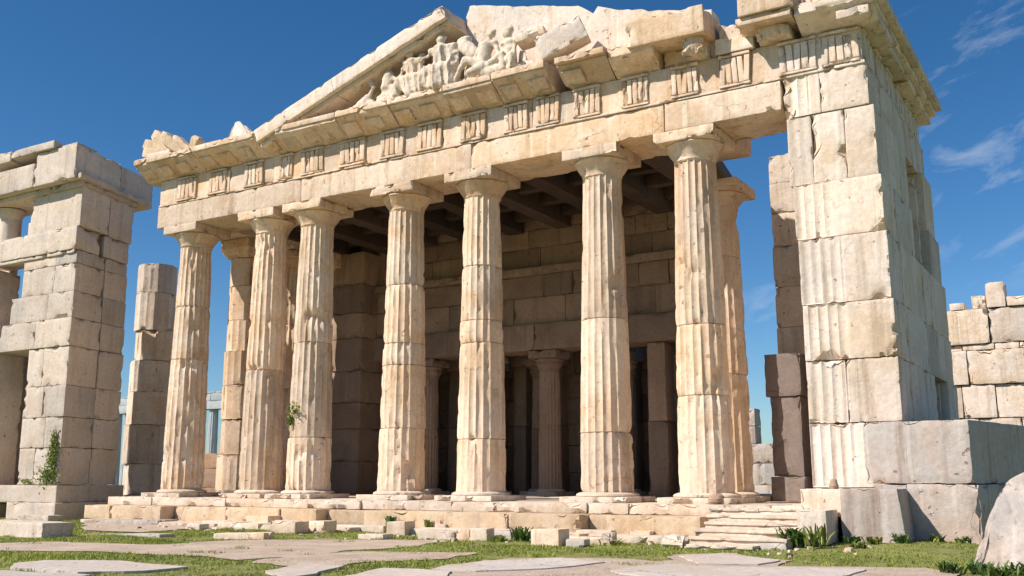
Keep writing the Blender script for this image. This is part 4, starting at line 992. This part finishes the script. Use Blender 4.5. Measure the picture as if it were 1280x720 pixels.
# 2 kneeling bust
sculpture('statue', (sx(486, 120), 24.5, ZC), [((-.02, 0, 1.22), (.06, 0, 1.25), .13, .12), ((-.08, 0, 1.12), (-.14, -.02, 1.22), .08, .09), ((.0, 0, 1.05), (.0, 0, .95), .07, .09), ((.0, 0, .88), (-.05, 0, .50), .17, .20), ((-.05, 0, .45), (.35, 0, .38), .18, .14), ((.05, 0, .85), (.42, -.05, .55), .08, .06), ((.42, -.05, .55), (.72, -.1, .72), .06, .05), ((-.25, 0, .05), (.22, 0, .1), .22, .22), ((-.22, 0, .2), (.15, 0, .3), .18, .18)],
          'kneeling marble figure reaching right, on a rough block near the left of the pediment', folds=.03, seed=4, fold_below=.5)
# 3 draped seated figure
sculpture('statue', (sx(516, 105), 24.45, ZC), [((-.12, 0, 1.42), (-.08, -.03, 1.36), .13, .13), ((-.10, 0, 1.25), (-.02, 0, 1.1), .07, .10), ((-.22, 0, 1.08), (.28, 0, 1.05), .13, .13), ((.0, 0, 1.0), (.02, 0, .6), .23, .22), ((-.25, 0, 1.05), (-.36, -.08, .7), .08, .07), ((.30, 0, 1.02), (.36, -.1, .65), .09, .07), ((-.3, -.12, .55), (.36, -.12, .55), .17, .17), ((-.32, -.2, .5), (-.38, -.2, .1), .15, .15), ((.3, -.2, .5), (.34, -.22, .1), .16, .16), ((-.1, -.15, .45), (.1, -.15, .08), .2, .24)],
          'draped marble figure seated with wide sleeves, third from the left in the pediment', folds=.04, seed=5, fold_below=1.15)
sculpture('marble_head', (sx(521, 105), 24.72, ZC + 1.25), [((0, 0, .14), (.03, 0, .17), .13, .14), ((0, 0, -.4), (0, 0, .05), .12, .08)], 'loose marble head behind the shoulder of the seated sleeved figure', 'statue head', folds=0, seed=6)  # second statue head with its neck, kept as a separate object
# 4 largest draped figure
sculpture('statue', (sx(552, 95), 24.45, ZC), [((0, 0, 1.58), (0, -.02, 1.52), .135, .13), ((-.13, 0, 1.58), (.13, 0, 1.58), .05, .05), ((0, 0, 1.42), (0, 0, 1.3), .075, .10), ((-.28, 0, 1.22), (.30, 0, 1.22), .14, .15), ((0, 0, 1.15), (0, 0, .7), .27, .27), ((-.3, 0, 1.2), (-.62, -.08, 1.02), .09, .06), ((.32, 0, 1.2), (.42, -.12, .7), .14, .10), ((.42, 0, 1.2), (.52, .05, .2), .15, .13), ((-.35, -.15, .6), (.35, -.15, .6), .22, .22), ((-.42, -.18, .5), (-.46, -.2, .12), .20, .20), ((.0, -.2, .5), (.0, -.22, .1), .26, .28), ((.34, -.15, .55), (.4, -.15, .1), .18, .2)],
          'largest draped marble figure, seated with a cloak falling from its left shoulder', folds=.05, seed=7, fold_below=1.3)
# 5 bent shield-like figure
sculpture('statue_fragment', (sx(581, 90), 24.6, ZC), [((-.16, 0, 1.36), (.0, 0, 1.40), .15, .14), ((-.05, 0, 1.2), (.25, 0, .9), .22, .20), ((.25, 0, .9), (.42, 0, .62), .19, .07), ((.1, 0, .8), (.15, 0, .1), .14, .2), ((-.2, .05, .1), (.2, .05, .1), .18, .18)],
          'headless marble torso with a rounded shoulder, bent to the right beside the cloaked figure', 'statue fragment', folds=.015, seed=8)
# 6 reclining nude
sculpture('statue', (sx(607, 85), 24.42, ZC), [((.18, 0, 1.32), (.24, -.03, 1.28), .13, .12), ((.12, 0, 1.42), (.3, 0, 1.36), .06, .07), ((.14, 0, 1.16), (.08, 0, 1.05), .075, .09), ((-.08, 0, 1.02), (.3, 0, .98), .12, .12), ((.08, 0, .98), (-.02, 0, .55), .19, .18), ((.32, 0, .98), (.48, -.08, .62), .08, .065), ((.48, -.08, .62), (.62, -.1, .30), .065, .05), ((-.05, -.05, .45), (-.50, -.12, .66), .16, .12), ((-.50, -.12, .66), (-.85, -.12, .12), .11, .07), ((.02, -.1, .35), (-.32, -.2, .20), .16, .12), ((.05, 0, .2), (.55, -.05, .15), .20, .18), ((.2, -.1, .35), (.6, -.15, .55), .12, .10), ((.6, -.15, .55), (.66, -.2, .12), .10, .08), ((-.12, 0, 1.0), (-.3, -.05, .6), .08, .06)],
          'reclining marble figure with raised knee, right of the cloaked figure', folds=.012, seed=9)
# 7 hunched figure
sculpture('statue', (sx(637, 78), 24.45, ZC), [((-.05, 0, 1.2), (-.02, -.02, 1.15), .13, .12), ((-.05, 0, 1.28), (.02, 0, 1.28), .11, .11), ((-.02, 0, 1.02), (.0, 0, .95), .08, .10), ((-.14, 0, .9), (.2, 0, .9), .12, .13), ((.05, 0, .85), (.05, 0, .4), .19, .2), ((-.16, 0, .9), (-.2, -.1, .5), .07, .06), ((.2, 0, .9), (.2, -.12, .5), .08, .07), ((.0, -.1, .35), (.25, -.25, .42), .16, .13), ((.25, -.25, .42), (.22, -.28, .1), .12, .1), ((-.2, -.1, .12), (.3, -.1, .1), .15, .15)],
          'hunched marble figure, rightmost person in the pediment beside the broken slabs', folds=.03, seed=10, fold_below=.9)
for k, (px, caps) in enumerate(((500, [((-.1, 0, .1), (.25, 0, .5), .2, .16), ((.1, 0, .1), (.4, 0, .12), .2, .16)]), (533, [((0, .05, .1), (.05, .05, .75), .22, .15), ((-.2, 0, .15), (.25, 0, .3), .16, .2)]), (592, [((-.2, 0, .1), (.2, 0, .2), .2, .2), ((0, .05, .2), (.1, .05, .7), .2, .12)]), (648, [((-.2, 0, .1), (.3, 0, .15), .18, .2), ((.15, 0, .2), (.05, 0, .6), .17, .1)]))):
    sculpture('statue_fragment', (sx(px, 95), 24.62, ZC), caps, ['lump of marble drapery between the kneeling and the sleeved figure', 'lump of marble drapery between the sleeved and the largest figure', 'lump of marble below the bent headless torso', 'lump of marble right of the hunched figure'][k], 'statue fragment', folds=.04, seed=60 + k)
# broken slabs at the right of the figures
def lean_slab(x, y, z, L, w, t, ry, rz, lab, seed, name='leaning_slab', rx=0.):
    M_ = Matrix.Translation((x, y, z)) @ Matrix.Rotation(rz, 4, 'Z') @ Matrix.Rotation(ry, 4, 'Y') @ Matrix.Rotation(rx, 4, 'X')
    mb = MB(); block(mb, (-L / 2, -w / 2, -t / 2), (L / 2, w / 2, t / 2), r=.05, s=.09, chip=.16, amp=.02, M=M_, seed=seed)
    return tag(mb.build(name, M_pale), lab, 'slab', 'broken slabs in the pediment')
lean_slab(sx(663, 45), 24.65, 15.0, .95, .7, .26, -.18, .2, 'thick slab lying across the short post in the pediment', 71)
lean_slab(sx(676, 60), 24.6, 14.42, .30, .45, .95, .06, .1, 'short upright post carrying a thick slab in the pediment', 72, 'stone_post')
lean_slab(sx(702, 45), 24.55, 14.62, 1.5, .55, .72, -.40, .25, 'biggest slab, leaning up to the right beside the post in the pediment', 73)
lean_slab(sx(655, 70), 24.7, 14.05, .8, .6, .30, .1, .1, 'low flat slab at the foot of the post in the pediment', 74)

# ================================================================== PLANTS
def plant(loc, n, h, spread, mat, lab, seed, blade=.05, droop=.5, cat='plant', name='leafy_plant', wall=None):
    rr = np.random.RandomState(seed); V = []; Q = []; tone = []
    for k in range(n):
        a = rr.uniform(0, 2 * math.pi); L = h * rr.uniform(.5, 1.1); w = blade * rr.uniform(.6, 1.2); b0 = rr.normal(0, spread * .3, 2); out = spread * rr.uniform(.2, 1.)
        d = np.array([math.cos(a), math.sin(a)]); nrm = np.array([-d[1], d[0]])
        pts = []
        for i, t in enumerate((0, .3, .6, .85, 1.)):
            c = b0 + d * out * t ** 1.3; z = L * (t - droop * .6 * t ** 3); ww = w * (0.35, 1, .9, .5, .02)[i]
            V.append((c[0] - nrm[0] * ww, c[1] - nrm[1] * ww, z)); V.append((c[0] + nrm[0] * ww, c[1] + nrm[1] * ww, z))
        base = k * 10; Q += [(base + 2 * i, base + 2 * i + 1, base + 2 * i + 3, base + 2 * i + 2) for i in range(4)]; tone += [rr.uniform(-1, 1)] * 10
    mb = MB(); mb.add(np.array(V) + np.array(loc), quads=Q, tone=np.array(tone)); return tag(mb.build(name, mat, origin=tuple(loc)), lab, cat, 'weeds among the stones')
def climber(boxes, n, mat, lab, seed, normal, name='climbing_plant'):
    """small leaves over patches of wall: boxes = (centre, radius_h, radius_v)"""
    rr = np.random.RandomState(seed); V = []; Q = []; tone = []; nv = np.array(normal, float); nv /= np.linalg.norm(nv); u = np.array([-nv[1], nv[0], 0])
    for k in range(n):
        c, rh, rv = boxes[rr.randint(len(boxes))]; p = np.array(c) + u * rr.normal(0, rh * .5) + np.array([0, 0, rr.normal(0, rv * .5)]) + nv * rr.uniform(.0, .10)
        s = rr.uniform(.03, .065); a = rr.normal(size=3); a /= np.linalg.norm(a); b = np.cross(a, nv + .4 * rr.normal(size=3)); b /= np.linalg.norm(b) + 1e-6
        base = len(V); V += [p - a * s, p + b * s * .6, p + a * s, p - b * s * .6]; Q.append((base, base + 1, base + 2, base + 3)); tone += [rr.uniform(-1, 1)] * 4
    mb = MB(); mb.add(np.array(V), quads=Q, tone=np.array(tone)); return tag(mb.build(name, mat, smooth=False), lab, 'plant')
def gl(px, py, z=GZ): v_ = onZ(px, py, z); return (v_.x, v_.y, float(ground_h(np.array([v_.x]), np.array([v_.y]))[0]) if z == GZ else z)
plant(gl(652, 677), 60, .55, .38, M_leaf, 'dark leafy plant left of the big tan block, below the gap of the middle columns', 1, blade=.035, droop=.7)
plant(gl(625, 678), 40, .22, .3, M_leafy, 'low yellow-green weed at the foot of the crumbling pinkish stone', 2, blade=.025)
plant((onY(490, 645, 23.3).x, 23.2, .49), 34, .42, .2, M_leaf, 'green sprig growing from the step below the fourth column', 3, blade=.04, name='sprig')
plant((onY(537, 652, 23.3).x, 23.25, .49), 26, .32, .16, M_leafy, 'green sprig growing from the step between fourth and fifth column', 4, blade=.035, name='sprig')
plant(gl(765, 682), 40, .2, .35, M_leafy, 'low weed in the grass below the sixth column', 5, blade=.025)
plant((-6.3, 21.9, .42), 70, .65, .42, M_leaf, 'tall dark weed between the small cream block and the grey block', 6, blade=.035, droop=.8)
plant((-5.75, 21.75, .42), 24, .62, .35, M_leafy, 'plant with long upright blades in front of the grey block', 7, blade=.04, droop=.4)
for k, (x, y, h, lb) in enumerate(((-5.2, 22.55, .30, 'weed at the foot of the grey block, left of its middle'), (-4.75, 22.6, .26, 'weed at the foot of the grey block, right of its middle'), (-4.25, 22.8, .34, 'weed at the right corner of the grey block'), (-3.7, 23.6, .32, 'weed at the foot of the tan lower block, at its left'), (-3.15, 23.6, .28, 'weed at the foot of the tan lower block, near its right corner'), (-4.9, 21.9, .22, 'low weed in the grass before the grey block'))):
    plant((x, y, float(ground_h(np.array([x]), np.array([y]))[0])), 34, h, .26, M_leaf if k % 2 == 0 else M_leafy, lb, 20 + k, blade=.028, droop=.8)
for k, (px, py) in enumerate(((1190, 716), (1222, 716), (1250, 722), (1275, 718))):
    plant(gl(px, py), 46, .30, .3, M_leaf, ['leftmost of the weeds along the foot of the tilted boulder', 'second from the left of the weeds along the tilted boulder', 'third from the left of the weeds along the tilted boulder', 'rightmost of the weeds along the foot of the tilted boulder'][k], 30 + k, blade=.025)
c = (LC.x - .45, LC.y - .05)
climber([((c[0] - .05, c[1], 1.9), .55, .4), ((c[0] + .1, c[1], 2.5), .28, .6), ((c[0] + .15, c[1], 3.1), .18, .5)], 1300, M_leafy, 'green ivy climbing the lower corner of the left building', 41, (0, -1, 0))
climber([((c[0] - 1.3, c[1], 1.75), .5, .12)], 90, M_leafy, 'thin weed growing on the plinth of the left building', 42, (0, -1, 0), name='weed')
climber([((CX[2] - .05, AX - .74, 4.1), .30, .22), ((CX[2] - .22, AX - .72, 3.75), .10, .22)], 220, M_leafy, 'tuft of green growing on the third column', 43, (0, -1, 0), name='wall_weed')
plant((-10.9, 30.2 + 8, .4), 60, .5, .8, M_leafy, 'bush of grass seen through the gap beside the last column', 44, blade=.04, name='grass_tuft')
